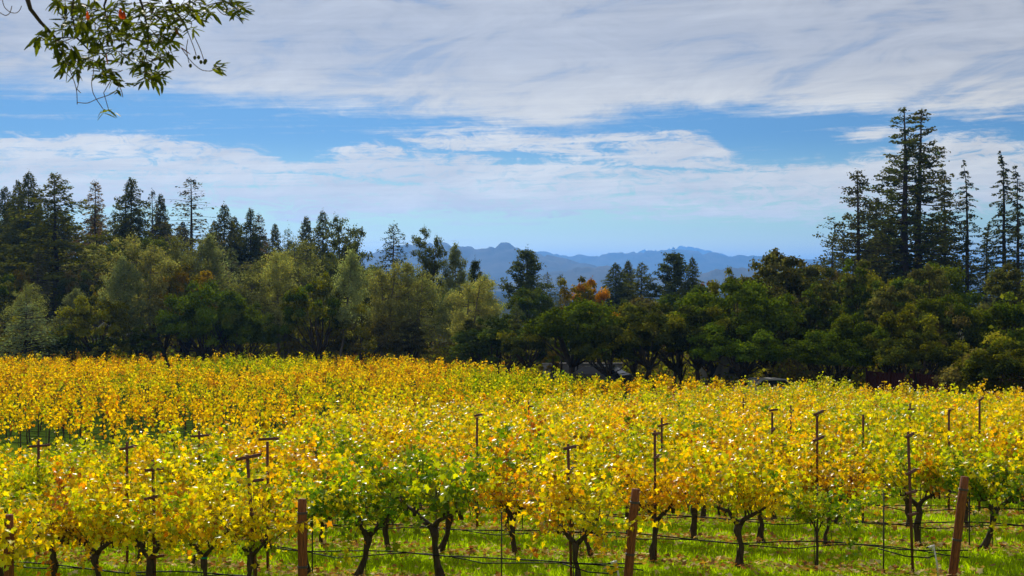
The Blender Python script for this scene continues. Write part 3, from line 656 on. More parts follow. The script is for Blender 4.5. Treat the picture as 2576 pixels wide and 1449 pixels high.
def clumpy(seed, H=27.0, Rr=6.0, clear=.22, base=(.034, .052, .014), nb=80, cl=7, per=52, size=.30, side=0, up=.35, tuft=.55, power=.7, needle=False, stems=1, bark=None, gap=.1, tw=.55):
    """big open conifers and grey pines: limbs that carry separate tufts of foliage"""
    rs = np.random.RandomState(seed); tr = MB(); cr = MB(); n = 11
    axes = []
    for s in range(stems):
        z = np.linspace(-.4, H * (1 - .08 * s), n); off = np.array([rs.normal(0, .12 * Rr), rs.normal(0, .1 * Rr)]) * (s > 0 or stems > 1) * 1.0
        lx = off[0] * (np.clip(z / H, 0, 1)) ** .8 * 2.2 + np.cumsum(rs.normal(0, .04, n)); ly = off[1] * (np.clip(z / H, 0, 1)) ** .8 * 2 + np.cumsum(rs.normal(0, .04, n))
        ax = np.stack([lx, ly, z], 1); axes.append(ax); tr.tube(ax, np.linspace(.018 * H ** .95, .03, n), 8)
    P, Nn, Y, C, S = [], [], [], [], []; ga = 0
    for b in range(nb):
        ax = axes[b % stems]; t = clear + (1 - clear) * ((b + rs.rand()) / nb); ga += 2.4 + rs.normal(0, .5)
        if rs.rand() < gap: continue
        z0 = t * ax[-1][2]; a0 = np.array([np.interp(z0, ax[:, 2], ax[:, 0]), np.interp(z0, ax[:, 2], ax[:, 1]), z0])
        L = Rr * ((1 - t) / (1 - clear)) ** power * rs.uniform(.5, 1.12) + .35; o = np.array([math.cos(ga), math.sin(ga), 0])
        if t < clear + .15: L *= rs.uniform(.55, 1)
        e = a0 + o * L + np.array([0, 0, up * L * rs.uniform(.4, 1.3) - .12 * L]); pl = limb(tr, a0, e, .018 * L + .02, .012, rs, 4, -.10 if up > 0 else .05, 5)
        m = max(2, int(cl * L / Rr * 1.3)); 
        for j in range(m):
            q = (j + .6 + rs.uniform(-.3, .3)) / m; q = .22 + .80 * q; c = a0 + (e - a0) * min(q, 1.02) + rs.normal(0, .07 * L, 3) + np.array([0, 0, -.10 * L * math.sin(q * 3.1) * (up > 0)])
            k = int(per * rs.uniform(.5, 1.4)); r_ = tuft * rs.uniform(.6, 1.25) * (.55 + .45 * L / Rr); u = rs.normal(0, 1, (k, 3)) * np.array([1, 1, tw]) * .55
            P.append(c + u * r_); Nn.append(unit(u + rs.normal(0, .6, (k, 3)))); Y.append(unit(u + rs.normal(0, .35, (k, 3)) + np.array([0, 0, -.15 if not needle else .3])))
            C.append(mixcol(rs, base, k, .5, .18, np.full(k, rs.uniform(.75, 1.25)))); S.append(size * rs.uniform(.6, 1.25, k))
    for ax in axes:
        k = per * 2; u = rs.normal(0, 1, (k, 3)) * np.array([.4, .4, .9]); P.append(ax[-1] + u * tuft * .8 - np.array([0, 0, .3])); Nn.append(unit(u + rs.normal(0, .6, u.shape))); Y.append(unit(u + np.array([0, 0, .5]))); C.append(mixcol(rs, base, k)); S.append(np.full(k, size * .8))
    P = np.concatenate(P); cards(cr, P, np.concatenate(Nn), np.concatenate(Y), np.concatenate(S), NEE_T if needle else Q_T, NEE_F if needle else Q_F, np.concatenate(C))
    return tr.build('pine_trunk', [bark or M_bark], True), cr.build('pine_crown', [M_tree])
def cedar(seed, H=22.0, Rr=3.3, clear=.15, base=(.075, .10, .035), tiers=34):
    rs = np.random.RandomState(seed); tr = MB(); cr = MB(); n = 12; z = np.linspace(-.4, H, n)
    ax = np.stack([np.cumsum(rs.normal(0, .03, n)), np.cumsum(rs.normal(0, .03, n)), z], 1); ax[-1, 0] += .25; tr.tube(ax, np.linspace(.28, .012, n), 7)
    P, Nn, Y, C, S = [], [], [], [], []
    for b in range(tiers * 5):
        t = clear + (1 - clear) * ((b // 5 + rs.uniform(0, 1.0)) / tiers); ga = rs.uniform(0, 6.28)
        L = Rr * ((1 - t) / (1 - clear)) ** .95 * rs.uniform(.35, 1.3) + .16; o = np.array([math.cos(ga), math.sin(ga), 0]); a0 = np.array([np.interp(t * H, z, ax[:, 0]), np.interp(t * H, z, ax[:, 1]), t * H])
        q = np.linspace(0, 1, 6)[:, None]; br = a0 + o * L * q + np.array([0, 0, 1.]) * (.10 * L * np.sin(q * 2.2) - .30 * L * q ** 2.4)
        tr.tube(br, np.linspace(.035, .008, 6), 3, cap=False)
        k = int(85 * L / Rr) + 6; qq = rs.uniform(.1, 1.0, k); p = np.stack([np.interp(qq, q[:, 0], br[:, i]) for i in range(3)], 1)
        sd = np.cross(o, [0, 0, 1.]); p += sd * (rs.normal(0, .10, k) * L * (1 - qq * .6))[:, None]; dr = rs.rand(k) ** 2 * .30; p[:, 2] -= dr * .5
        P.append(p); Nn.append(unit(rs.normal(0, 1, (k, 3)) + np.array([0, 0, .5]))); Y.append(unit(o * .5 + rs.normal(0, .3, (k, 3)) + np.array([0, 0, -.6]))); C.append(mixcol(rs, base, k, .5, .15)); S.append(rs.uniform(.10, .22, k))
    P = np.concatenate(P); cards(cr, P, np.concatenate(Nn), np.concatenate(Y), np.concatenate(S), Q_T, Q_F, np.concatenate(C))
    return tr.build('cedar_trunk', [M_bark], True), cr.build('cedar_crown', [M_tree])
G_OAK = (.080, .122, .007); G_OLV = (.155, .165, .010); G_FIR = (.09, .10, .014); G_SAGE = (.24, .255, .085); G_YG = (.22, .22, .020)
SP = {
 'oak': [(oak(101, base=G_OAK, tipcol=(.12, .155, .012)), 8.0), (oak(102, H=8, Rr=4.4, base=G_OAK, nblob=66), 8.0), (oak(103, H=8, Rr=3.4, base=G_OLV, tipcol=G_OAK), 8.0), (oak(104, H=8, Rr=4.0, clear=2.4, base=(.055, .072, .014), tipcol=(.10, .085, .03)), 8.0), (oak(105, H=8, Rr=3.6, base=G_OLV, nblob=56), 8.0)],
 'spreading': [(oak(111, H=8, Rr=4.3, clear=2.9, base=G_OAK, stems=5, nblob=66), 8.0), (oak(112, H=8, Rr=3.9, clear=3.2, base=(.06, .078, .014), tipcol=G_OLV, stems=4), 8.0)],
 'bush': [(oak(121, H=4, Rr=2.8, clear=.5, base=G_OLV, nblob=44, per=230, size=.14, stems=2), 4.0), (oak(122, H=4, Rr=2.5, clear=.4, base=(.055, .085, .014), nblob=42, per=230, size=.14, stems=2), 4.0), (oak(123, H=4, Rr=2.6, clear=.4, base=(.13, .12, .035), tipcol=G_YG, nblob=38, per=190, size=.14, stems=2), 4.0)],
 'brown': [(oak(131, H=8, Rr=3.4, base=(.16, .085, .045), tipcol=(.075, .07, .02), nblob=44, per=160), 8.0)],
 'golden': [(oak(141, H=8, Rr=3.0, base=(.22, .16, .010), tipcol=(.14, .13, .012), nblob=34, per=170), 8.0)],
 'orange': [(oak(151, H=8, Rr=2.8, base=(.32, .14, .006), tipcol=(.26, .17, .01), nblob=32, per=180), 8.0)],
 'red': [(oak(161, H=8, Rr=2.6, base=(.34, .11, .05), tipcol=(.22, .13, .05), nblob=24, per=100), 8.0)],
 'tallshrub': [(oak(171, H=9, Rr=2.5, clear=1.2, base=(.10, .11, .03), tipcol=(.15, .15, .05), nblob=110, per=110), 9.0), (oak(172, H=9, Rr=2.2, clear=2.0, base=(.085, .12, .012), tipcol=(.13, .14, .03), nblob=100, per=120), 9.0)],
 'fir': [(fir(201), 18.0), (fir(202, Rr=5.4, base=(.075, .09, .010), irr=.55), 18.0), (fir(203, Rr=4.2, droop=.1, base=(.085, .095, .018)), 18.0), (fir(204, Rr=5.8, nb=170, irr=.65, droop=.05, up=.15), 18.0)],
 'dry': [(fir(211, Rr=4.6, base=(.13, .095, .05), dead=.3, nb=190, per=85), 18.0), (fir(212, Rr=5.4, base=(.09, .09, .055), dead=.4, nb=160, per=70, droop=.0, irr=.65), 18.0)],
 'smallfir': [(fir(221, H=10, Rr=2.9, base=(.065, .085, .03), nb=95, per=100, size=.2, up=.1, droop=.1), 10.0), (fir(222, H=10, Rr=2.9, base=(.10, .125, .05), nb=90, per=95, size=.2), 10.0)],
 'sagepine': [(clumpy(301, H=12, Rr=3.4, clear=.38, base=G_SAGE, nb=46, cl=5, per=85, size=.17, tuft=.7, needle=False, stems=2, bark=M_pbark, power=.45, up=.5, tw=.8), 12.0),
              (clumpy(302, H=12, Rr=3.8, clear=.32, base=(.17, .19, .065), nb=52, cl=5, per=85, size=.17, tuft=.72, needle=False, stems=3, bark=M_pbark, power=.4, up=.45, tw=.8), 12.0),
              (clumpy(303, H=12, Rr=3.0, clear=.42, base=(.20, .24, .11), nb=44, cl=5, per=85, size=.17, tuft=.66, needle=False, stems=1, bark=M_pbark, power=.5, up=.4, tw=.8), 12.0)],
 'roundpine': [(clumpy(311, H=13, Rr=3.0, clear=.45, base=(.085, .11, .045), nb=60, cl=6, per=55, size=.18, tuft=.5, needle=False, stems=2, power=.4, up=.35, tw=.8), 13.0)],
 'youngpine': [(fir(321, H=5, Rr=1.7, clear=.05, base=(.17, .22, .11), nb=90, per=70, size=.15, up=.4, droop=0, power=.6), 5.0)],
 'redwood': [(clumpy(401, H=28, Rr=5.0, clear=.16, base=(.075, .092, .016), nb=135, cl=11, per=17, size=.22, tuft=.40, power=.8, up=.32, gap=.2, tw=.35), 28.0), (clumpy(402, H=28, Rr=4.6, clear=.16, base=(.092, .10, .016), nb=135, cl=11, per=17, size=.22, tuft=.40, power=.7, up=.18, gap=.2, tw=.35), 28.0)],
 'openfir': [(clumpy(411, H=21, Rr=4.6, clear=.15, base=(.065, .072, .024), nb=115, cl=9, per=15, size=.23, tuft=.40, power=.7, up=.5, gap=.2, tw=.5), 21.0)],
 'cedar': [(cedar(501), 22.0), (cedar(502, Rr=3.9, tiers=26), 22.0), (cedar(503, Rr=2.9, tiers=34), 22.0)],
 'darkpine': [(clumpy(421, H=12, Rr=3.0, clear=.3, base=(.052, .072, .024), nb=64, cl=6, per=48, size=.2, tuft=.46, power=.5, up=.3), 12.0)],
}
KIND = {'oak': ('oak_tree', 'oak'), 'spreading': ('oak_tree', 'oak'), 'bush': ('bush', 'bush'), 'brown': ('brown_tree', 'tree'), 'golden': ('golden_tree', 'tree'), 'orange': ('orange_tree', 'tree'), 'red': ('reddish_tree', 'tree'),
        'tallshrub': ('slender_tree', 'tree'), 'fir': ('fir_tree', 'conifer'), 'dry': ('dry_fir_tree', 'conifer'), 'smallfir': ('small_fir_tree', 'conifer'), 'sagepine': ('grey_pine', 'pine tree'), 'roundpine': ('round_pine', 'pine tree'),
        'youngpine': ('young_pine', 'pine tree'), 'redwood': ('redwood_tree', 'conifer'), 'openfir': ('open_conifer', 'conifer'), 'cedar': ('cedar_tree', 'conifer'), 'darkpine': ('dark_pine', 'pine tree')}
for _k in SP:      # true crown heights
    _l = []
    for (t_, c_), h_ in SP[_k]:
        co = np.empty(len(c_.vertices) * 3); c_.vertices.foreach_get('co', co); _l.append(((t_, c_), float(np.percentile(co[2::3], 99.85))))
    SP[_k] = _l
def plant(kind, px, top, D, label, group=None, wid=None, v=None, lean=0, rz=None, dxm=0.0):
    x = at(px, D) + dxm; g = G(x, D); H = zpx(top, D) - g
    (tr, cr), H0 = SP[kind][random.randrange(len(SP[kind])) if v is None else v]
    s = H / H0; w_ = s if wid is None else s * wid
    if kind == 'redwood': w_ *= 1.75
    elif kind in ('cedar', 'openfir'): w_ *= 1.35
    elif kind in ('fir', 'dry'): w_ *= 1.12
    if kind in ('oak', 'bush', 'spreading', 'tallshrub') and wid is None: w_ = max(s, .72) * random.uniform(.78, 1.05)
    nm, cat = KIND[kind]
    r = empty(nm, (x, D, g), random.uniform(0, 6.28) if rz is None else rz); r.scale = (w_, w_, s)
    if lean: r.rotation_euler = (0, R(lean), 0)
    tag(r, label, cat, group); addobj('trunk', tr, r); addobj('crown', cr, r)
    return r
HERO = [
 # skyline of the left wood
 ('fir', 12, 474, 190, 'dark fir top at the extreme left of the skyline'), ('fir', 46, 458, 182, 'narrow fir left of the two big left firs', .7),
 ('fir', 72, 438, 172, 'dense dark fir, left one of the pair highest on the left', 1.0, 0), ('fir', 140, 440, 150, 'broad fir with wide ragged arms near the left edge', 1.35, 3),
 ('dry', 240, 458, 175, 'brownish thinning fir between two dark firs on the left', 1.0, 0), ('fir', 330, 452, 168, 'dense dark green fir standing alone in the left skyline', .95, 1),
 ('smallfir', 288, 530, 190, 'small fir tip between the brown fir and the dense dark fir', .9), ('dry', 384, 480, 180, 'thin grey green fir right of the dense dark fir', .85, 1), ('fir', 404, 492, 184, 'half hidden fir behind the thin grey green fir', .7, 2),
 ('dry', 480, 450, 165, 'half bare grey fir with long dead arms, tallest left of centre', 1.25, 1), ('fir', 565, 518, 178, 'pointed fir right of the half bare grey fir', .9, 0), ('fir', 590, 548, 184, 'shorter fir behind the pointed fir', .8, 2),
 ('fir', 630, 528, 180, 'dark fir in front of a bare topped neighbour', .8, 1), ('dry', 652, 540, 182, 'bare topped brown fir above the sage pines', .9, 0), ('fir', 692, 566, 190, 'small dark fir tip left of the twin small firs', .7, 2),
 ('smallfir', 724, 575, 170, 'small pale fir tip in the falling skyline', .8, 1), ('fir', 770, 548, 175, 'left of the two slim firs above the middle left', .75, 2), ('fir', 812, 535, 172, 'right of the two slim firs above the middle left', .8, 0),
 ('roundpine', 890, 546, 130, 'round headed open pine left of the mountain', .78, 0), ('smallfir', 990, 565, 142, 'neat conical fir standing before the mountain slope', 1.15, 0),
 ('roundpine', 1078, 572, 130, 'dark ragged pine in front of the mountain', .62, 0), ('sagepine', 1145, 612, 128, 'pale grey pine right of the dark ragged pine', .6, 2), ('darkpine', 1195, 655, 135, 'small spreading pine where the mountain foot appears', .6, 0),
 ('darkpine', 1326, 628, 150, 'lone dark irregular pine before the blue mountains', 1.15, 0), ('smallfir', 1376, 684, 175, 'low fir right of the lone dark pine', 1.0), ('smallfir', 1410, 690, 180, 'low dark fir left of the orange trees', 1.1),
 ('fir', 1550, 664, 190, 'left fir of the trio right of the orange trees', 1.3, 1), ('fir', 1580, 658, 196, 'middle fir of the trio right of the orange trees', .9, 2), ('fir', 1614, 662, 188, 'right fir of the trio right of the orange trees', 1.25, 3),
 ('darkpine', 1696, 636, 185, 'open dark pine with round top right of the fir trio', 1.3, 0), ('fir', 1742, 650, 180, 'dense narrow fir beside the open dark pine', .9, 0),
 # the tall group on the right
 ('redwood', 2276, 275, 165, 'tallest dark redwood, left trunk of the tall pair', 1.0, 0), ('redwood', 2309, 280, 168, 'right redwood of the tall pair with rounder crown', .95, 1),
 ('openfir', 2156, 432, 160, 'open bare looking conifer left of the tall redwoods', 1.05, 0), ('openfir', 2205, 500, 170, 'dark conifer tucked between the open conifer and the redwoods', 1.1, 0),
 ('cedar', 2092, 585, 150, 'small cedar with flat layered arms at the left of the tall group', 1.35, 1), ('cedar', 2375, 415, 172, 'feathery cedar just right of the redwoods', .95, 0),
 ('cedar', 2434, 405, 168, 'slender cedar standing by itself against the cloud', 1.0, 1), ('cedar', 2530, 385, 165, 'tallest cedar near the right edge', 1.05, 2), ('cedar', 2558, 420, 162, 'cedar crowding the tallest cedar at the right edge', 1.0, 0),
 ('cedar', 2478, 560, 175, 'shorter cedar between the slender cedar and the right pair', 1.2, 2), ('fir', 2230, 560, 175, 'dark fir filling the foot of the redwoods', 1.4, 1), ('fir', 2345, 560, 178, 'dark fir behind the right redwood', 1.3, 3),
 ('openfir', 2120, 610, 156, 'low open conifer above the slender trees', 1.3, 0),
 # autumn colours
 ('golden', 1447, 697, 118, 'yellow olive autumn tree before the mountain foot', .8, 0), ('orange', 1492, 702, 116, 'bright orange autumn tree beside the yellow one', .72, 0), ('orange', 1472, 712, 120, 'smaller orange crown wedged between the two autumn trees', .6, 0),
 ('golden', 470, 668, 122, 'golden orange tree showing between the sage pines', .95, 0), ('golden', 415, 672, 121, 'golden tree behind the grey pine trunks', .8, 0), ('golden', 60, 668, 140, 'yellowing tree at the left edge of the wood', .4, 0), ('golden', 250, 715, 134, 'tan golden tree left of the sage pines', .5, 0),
 ('red', 1785, 705, 150, 'small reddish tree peeping out right of the narrow fir', .6, 0),
 # grey sage coloured pines
 ('sagepine', 378, 588, 119, 'sage coloured pine with a long bare trunk on the left', 1.0, 0), ('sagepine', 462, 590, 126, 'round sage pine in the middle of the left wood', .95, 1), ('sagepine', 522, 588, 130, 'pale sage pine beside the half bare fir', 1.0, 2),
 ('sagepine', 312, 645, 117, 'grey green drooping pine left of the long bare trunk', .9, 2), ('sagepine', 640, 650, 124, 'pale bushy pine above the green oak', 1.0, 1), ('sagepine', 700, 625, 121, 'sage pine with a thin pale trunk', .9, 0),
 ('sagepine', 748, 600, 130, 'broad sage pine below the slim firs', 1.1, 1), ('sagepine', 850, 625, 114, 'leaning grey pine with a long slanting trunk', .85, 2, 7), ('sagepine', 960, 655, 118, 'sage pine left of the neat conical fir', 1.0, 0),
 ('sagepine', 1045, 655, 119, 'grey pine below the dark ragged pine', 1.0, 1), ('sagepine', 1160, 690, 108, 'grey pine with slanting thin trunk right of centre left', 1.0, 0, 6), ('sagepine', 1215, 690, 112, 'pale pine at the right end of the sage pines', 1.0, 2),
 ('youngpine', 67, 757, 111.5, 'small silvery young pine at the left edge of the field', 1.5, 0),
 # oaks and others along the field
 ('oak', 512, 708, 114, 'big dark green oak on the left, round and lumpy', None, 1), ('oak', 575, 760, 113.5, 'lower green oak against the big dark oak', None, 0), ('oak', 795, 690, 113.5, 'rounded green oak left of the leaning pine', None, 2), ('oak', 240, 745, 114, 'leafy green oak left of the white shed', None, 4),
 ('spreading', 1440, 752, 92, 'spreading oak with a slanting bare trunk above the pale wall', 1.15, 0, 8), ('spreading', 1625, 765, 90, 'dark spreading oak left of the shed', 1.1, 1), ('spreading', 1860, 705, 92, 'large oak with forked dark trunks in front of the shed', 1.0, 0), ('spreading', 1760, 770, 89, 'low spreading oak just left of the forked oak', .9, 1),
 ('oak', 1848, 678, 112, 'bright green crown behind the forked oak', .7, 2), ('tallshrub', 1946, 630, 104, 'slender greyish tree rising right of the forked oak', .95, 0), ('tallshrub', 2012, 658, 108, 'second slender tree behind the greyish one', 1.0, 0), ('tallshrub', 1905, 690, 106, 'thin tree filling between the forked oak and greyish tree', .9, 0),
 ('brown', 1712, 800, 92, 'brown leaved tree between the two spreading oaks', .65, 0), ('oak', 2265, 768, 84, 'rounded oak with pale lit top before the fence', 1.05, 2), ('oak', 2135, 790, 86, 'green lumpy oak left of the pale topped oak', None, 0), ('oak', 2365, 785, 85, 'dark round oak right of the pale topped oak', None, 3),
 ('bush', 2500, 838, 76, 'tan green shrub tree at the right edge of the field', 1.2, 2), ('bush', 2570, 850, 74, 'thin leaved bush at the right border', 1.2, 0), ('golden', 1385, 878, 96, 'little yellow tree beside the pale wall', .8, 0), ('bush', 1255, 800, 104, 'dark bush where the field begins to slope', 1.4, 1),
 ('bush', 285, 858, 114, 'low olive bush in front of the white shed', 1.5, 0), ('bush', 190, 820, 115, 'dark green bush beside the young pine', 1.6, 1),
]
for h in HERO:
    kind, px, top, D, label = h[:5]; wd = h[5] if len(h) > 5 else None; v = h[6] if len(h) > 6 else None; ln = h[7] if len(h) > 7 else 0
    plant(kind, px, top, D, label, wid=wd, v=v, lean=ln)
# filling layers: (name of the belt, offset behind the field edge, spacing m, envelope of tops, kinds)
ENV = {
 'front': [(0, 800), (150, 800), (300, 800), (450, 780), (700, 775), (900, 770), (1100, 785), (1250, 800), (1400, 820), (1600, 815), (1750, 800), (1900, 790), (2100, 815), (2300, 815), (2576, 835)],
 'second': [(0, 700), (200, 715), (500, 720), (800, 700), (1100, 720), (1250, 755), (1400, 790), (1650, 785), (1780, 765), (1850, 710), (2000, 700), (2200, 715), (2576, 720)],
 'third': [(0, 640), (200, 655), (500, 650), (700, 660), (900, 672), (1100, 690), (1220, 722), (1400, 755), (1700, 748), (1900, 700), (2100, 675), (2576, 680)],
 'fourth': [(0, 600), (200, 610), (400, 605), (600, 612), (750, 640), (900, 662), (1100, 688), (1220, 722), (1400, 735), (1700, 735), (1950, 690), (2150, 668), (2576, 672)],
 'hill': [(0, 520), (100, 522), (200, 530), (300, 545), (400, 555), (500, 568), (600, 582), (700, 605), (800, 620), (900, 648), (1000, 676), (1100, 695)],
 'ridge': [(0, 500), (100, 506), (200, 520), (300, 538), (400, 548), (500, 562), (600, 576), (700, 600), (800, 615), (900, 645)]}
SIDE = lambda px: 'at the left' if px < 430 else 'left of the middle' if px < 1000 else 'near the middle' if px < 1450 else 'right of the middle' if px < 2050 else 'at the right'
KW = {'oak': 'dark green oak', 'spreading': 'spreading oak', 'bush': 'leafy bush', 'brown': 'brownish tree', 'tallshrub': 'slender tree', 'fir': 'dark fir', 'dry': 'brownish dry fir', 'smallfir': 'small fir', 'sagepine': 'sage coloured pine', 'golden': 'golden tree', 'darkpine': 'dark pine', 'roundpine': 'round pine'}
BELT = {'front': 'front tree belt', 'second': 'second tree belt', 'third': 'third tree belt', 'fourth': 'back tree belt', 'hill': 'wooded hillside', 'ridge': 'hilltop skyline'}
def belt(name, off, step, kinds_l, kinds_r, jit=14, lim=(-60, 2640)):
    px = lim[0]; cnt = {}
    while px < lim[1]:
        a = (px - CX) / F; D = float(edgeD(a)) + off + random.uniform(-3, 3); D = max(D, 60)
        top = float(np.interp(px, *zip(*ENV[name]))) + random.uniform(-jit * .65, jit); ks = kinds_l if px < 1250 else kinds_r; kd = random.choice(ks)
        key = (kd, SIDE(px)); cnt[key] = cnt.get(key, 0) + 1
        plant(kd, px, top, D, f'{KW[kd]}, {ordw(cnt[key])} of its kind {SIDE(px)} in the {BELT[name]}', BELT[name])
        px += step / D * F * random.uniform(.75, 1.25)
belt('front', 7, 4.6, ['oak', 'bush', 'oak', 'bush', 'tallshrub'], ['spreading', 'spreading', 'oak', 'spreading'], 34)
belt('second', 17, 4.6, ['oak', 'oak', 'tallshrub', 'sagepine', 'oak'], ['oak', 'oak', 'tallshrub', 'tallshrub'], 44)
belt('third', 30, 5.0, ['oak', 'sagepine', 'fir', 'oak', 'dry'], ['oak', 'tallshrub', 'tallshrub', 'smallfir'], 36)
belt('fourth', 48, 5.5, ['fir', 'fir', 'oak', 'sagepine', 'smallfir'], ['oak', 'smallfir', 'oak'], 20)
belt('hill', 100, 5.5, ['fir', 'fir', 'fir', 'oak'], ['oak'], 18, (-60, 1100))
belt('ridge', 170, 6.0, ['fir', 'fir', 'dry', 'fir'], ['oak'], 10, (-60, 900))
# undergrowth that closes the foot of the wood
def brush():
    rs = np.random.RandomState(91); P, C = [], []
    for i in range(520):
        px = rs.uniform(-60, 2640); a = (px - CX) / F
        off = rs.uniform(13, 40) if 1250 < px < 2100 else rs.uniform(9, 30)
        D = float(edgeD(a)) + off; x = a * D; k = 150; u = rs.normal(0, 1, (k, 3)) * np.array([1.3, 1.0, .6]); h = rs.uniform(.5, 1.6)
        p = np.array([x, D, 0]) + u; p[:, 2] = Gv(p[:, 0], p[:, 1]) + np.abs(u[:, 2]) * h * 1.7; P.append(p); C.append(mixcol(rs, G_OLV if rs.rand() < .6 else (.09, .075, .03), k, .5, .25))
    P = np.concatenate(P); mb = MB(); cards(mb, P, unit(rs.normal(0, 1, P.shape) + np.array([0, -.2, .4])), unit(rs.normal(0, 1, P.shape)), rs.uniform(.18, .36, len(P)), Q_T, Q_F, np.concatenate(C))
    tag(addobj('undergrowth', mb.build('undergrowth', [M_tree])), 'dark tangled undergrowth beneath the trees', kind='stuff')
brush()
# ------------------------------------------------------------------ things at the edge of the wood
M_red = solid('dark_red_boards', (.045, .012, .010), .85, (.075, .02, .015), 6, .2, .3, (6, 6, .4)); M_wall = solid('pale_wall', (.26, .25, .27), .85, (.36, .35, .36), 3)
M_roof = solid('grey_roof', (.30, .33, .36), .6, (.40, .42, .45), 4); M_side = solid('grey_siding', (.28, .29, .31), .8, (.36, .36, .37), 5); M_cream = solid('cream_siding', (.45, .40, .30), .8)
M_dk = solid('dark_glass', (.02, .022, .025), .15, None, spec=.6); M_carw = solid('white_paint', (.72, .73, .74), .3, None, spec=.6); M_card = solid('black_paint', (.015, .015, .018), .25, None, spec=.6)
M_tyre = solid('tyre_rubber', (.015, .015, .015), .9); M_rim = solid('rim_metal', (.4, .4, .42), .35, None, metal=.8)
# dark red board fence on the right
root = empty('board_fence', (at(2380, 80), 80, G(at(2380, 80), 80))); tag(root, 'dark red board fence in deep shade at the right behind the vines', 'fence')
fx = np.linspace(at(2180, 83), at(2720, 70), 9); fy = np.interp(fx, [at(2180, 83), at(2720, 70)], [83, 70])
rl = root.location
for i in range(8):
    mb = MB(); L = math.hypot(fx[i + 1] - fx[i], fy[i + 1] - fy[i]); rz = math.atan2(fy[i + 1] - fy[i], fx[i + 1] - fx[i]); nb = int(L / .16)
    g = min(G(fx[i], fy[i]), G(fx[i + 1], fy[i + 1])); 
    for j in range(nb):
        t = (j + .5) / nb; mb.box((fx[i] + (fx[i + 1] - fx[i]) * t, fy[i] + (fy[i + 1] - fy[i]) * t, g + 1.0 + random.uniform(-.02, .02)), (L / nb - .012, .022, 2.1), rz)
    o = addobj('board_panel', mb.build('board_panel', [M_red]), root); o.matrix_parent_inverse = Matrix.Translation(-rl); tag(o, kind='stuff')
for i in range(9):
    mb = MB(); mb.box((fx[i], fy[i] - .07, G(fx[i], fy[i]) + 1.05), (.11, .09, 2.3)); mb.box((fx[i], fy[i] - .07, G(fx[i], fy[i]) + 2.215), (.14, .12, .03)); o = addobj('post', mb.build('post', [M_red]), root); o.matrix_parent_inverse = Matrix.Translation(-rl)
# low pale wall with dark posts in front, and a clipped hedge behind it
wy = 96; wx0, wx1 = at(1366, wy), at(1565, wy); root = empty('pale_wall', ((wx0 + wx1) / 2, wy, G((wx0 + wx1) / 2, wy))); tag(root, 'low pale grey wall seen between trunks above the vine tops', 'wall')
mb = MB(); Lw = wx1 - wx0; mb.box((0, 0, .85), (Lw, .2, 1.9)); mb.box((0, 0, 1.84), (Lw + .1, .3, .08)); addobj('wall_body', mb.build('wall_body', [M_wall]), root)
for i, px in enumerate((1392, 1412, 1433, 1453, 1488, 1530)):
    x = at(px, wy - .5); mb = MB(); mb.box((0, 0, 1.05), (.12, .12, 2.2)); mb.box((0, 0, 2.165), (.15, .15, .03)); o = addobj('fence_post', mb.build('fence_post', [M_bark])); o.location = (x, wy - .5, G(x, wy - .5)); tag(o, f'dark wooden post in front of the pale wall, {ordw(i + 1)} from the left', 'post', 'posts before the pale wall')
def hedge():
    rs = np.random.RandomState(4); k = 5200; hx0, hx1 = at(1380, 99), at(1465, 99); P = np.stack([rs.uniform(hx0, hx1, k), 99 + rs.uniform(-.6, .6, k), rs.uniform(0, 2.75, k)], 1); P[:, 2] += G((hx0 + hx1) / 2, 99)
    mb = MB(); cards(mb, P, unit(rs.normal(0, 1, P.shape)), unit(rs.normal(0, 1, P.shape)), rs.uniform(.08, .16, k), Q_T, Q_F, mixcol(rs, (.10, .14, .015), k)); tag(addobj('hedge', mb.build('hedge', [M_tree])), 'clipped yellow green hedge behind the pale wall', 'hedge')
hedge()
def shed(px, D, wdt, dep, eave, ridge_h, label, name, rz, mroof, mwall):
    x = at(px, D); root = empty(name, (x, D, G(x, D)), rz); tag(root, label, 'shed')
    mb = MB(); a, b = wdt / 2, dep / 2; v = [(-a, -b, -.3), (a, -b, -.3), (a, b, -.3), (-a, b, -.3), (-a, -b, eave), (a, -b, eave), (a, b, eave), (-a, b, eave), (0, -b, ridge_h), (0, b, ridge_h)]
    mb.add(v, [(0, 1, 5, 4), (1, 2, 6, 5), (2, 3, 7, 6), (3, 0, 4, 7)]); mb.add([v[4], v[5], v[8], v[6], v[7], v[9]], [(0, 1, 2), (3, 4, 5)]); addobj('wall', mb.build('wall', [mwall]), root)
    for sg in (-1, 1):
        mb = MB(); e = .3; th = .07; p = np.array([(0, -b - e, ridge_h + .04), (0, b + e, ridge_h + .04), (sg * (a + e), b + e, eave - e * (ridge_h - eave) / a + .04), (sg * (a + e), -b - e, eave - e * (ridge_h - eave) / a + .04)])
        mb.add(np.concatenate([p, p + np.array([0, 0, th])]), [(0, 1, 2, 3), (7, 6, 5, 4), (0, 3, 7, 4), (1, 5, 6, 2), (2, 6, 7, 3)]); addobj('roof_panel', mb.build('roof_panel', [mroof]), root)
    mb = MB(); mb.box((-a * .3, -b - .02, eave * .45), (.8, .05, eave * .85)); d = addobj('door', mb.build('door', [M_side]), root); mb = MB(); mb.box((-a * .3 + .3, -b - .06, eave * .45), (.05, .04, .12)); addobj('handle', mb.build('handle', [M_rim]), d)
    mb = MB(); wx = a * .5; mb.box((wx, -b - .02, eave * .62), (.6, .05, .6)); f = addobj('window', mb.build('window', [M_cream]), root); mb = MB(); mb.box((wx, -b - .05, eave * .62), (.48, .02, .48)); addobj('pane', mb.build('pane', [M_dk]), f)
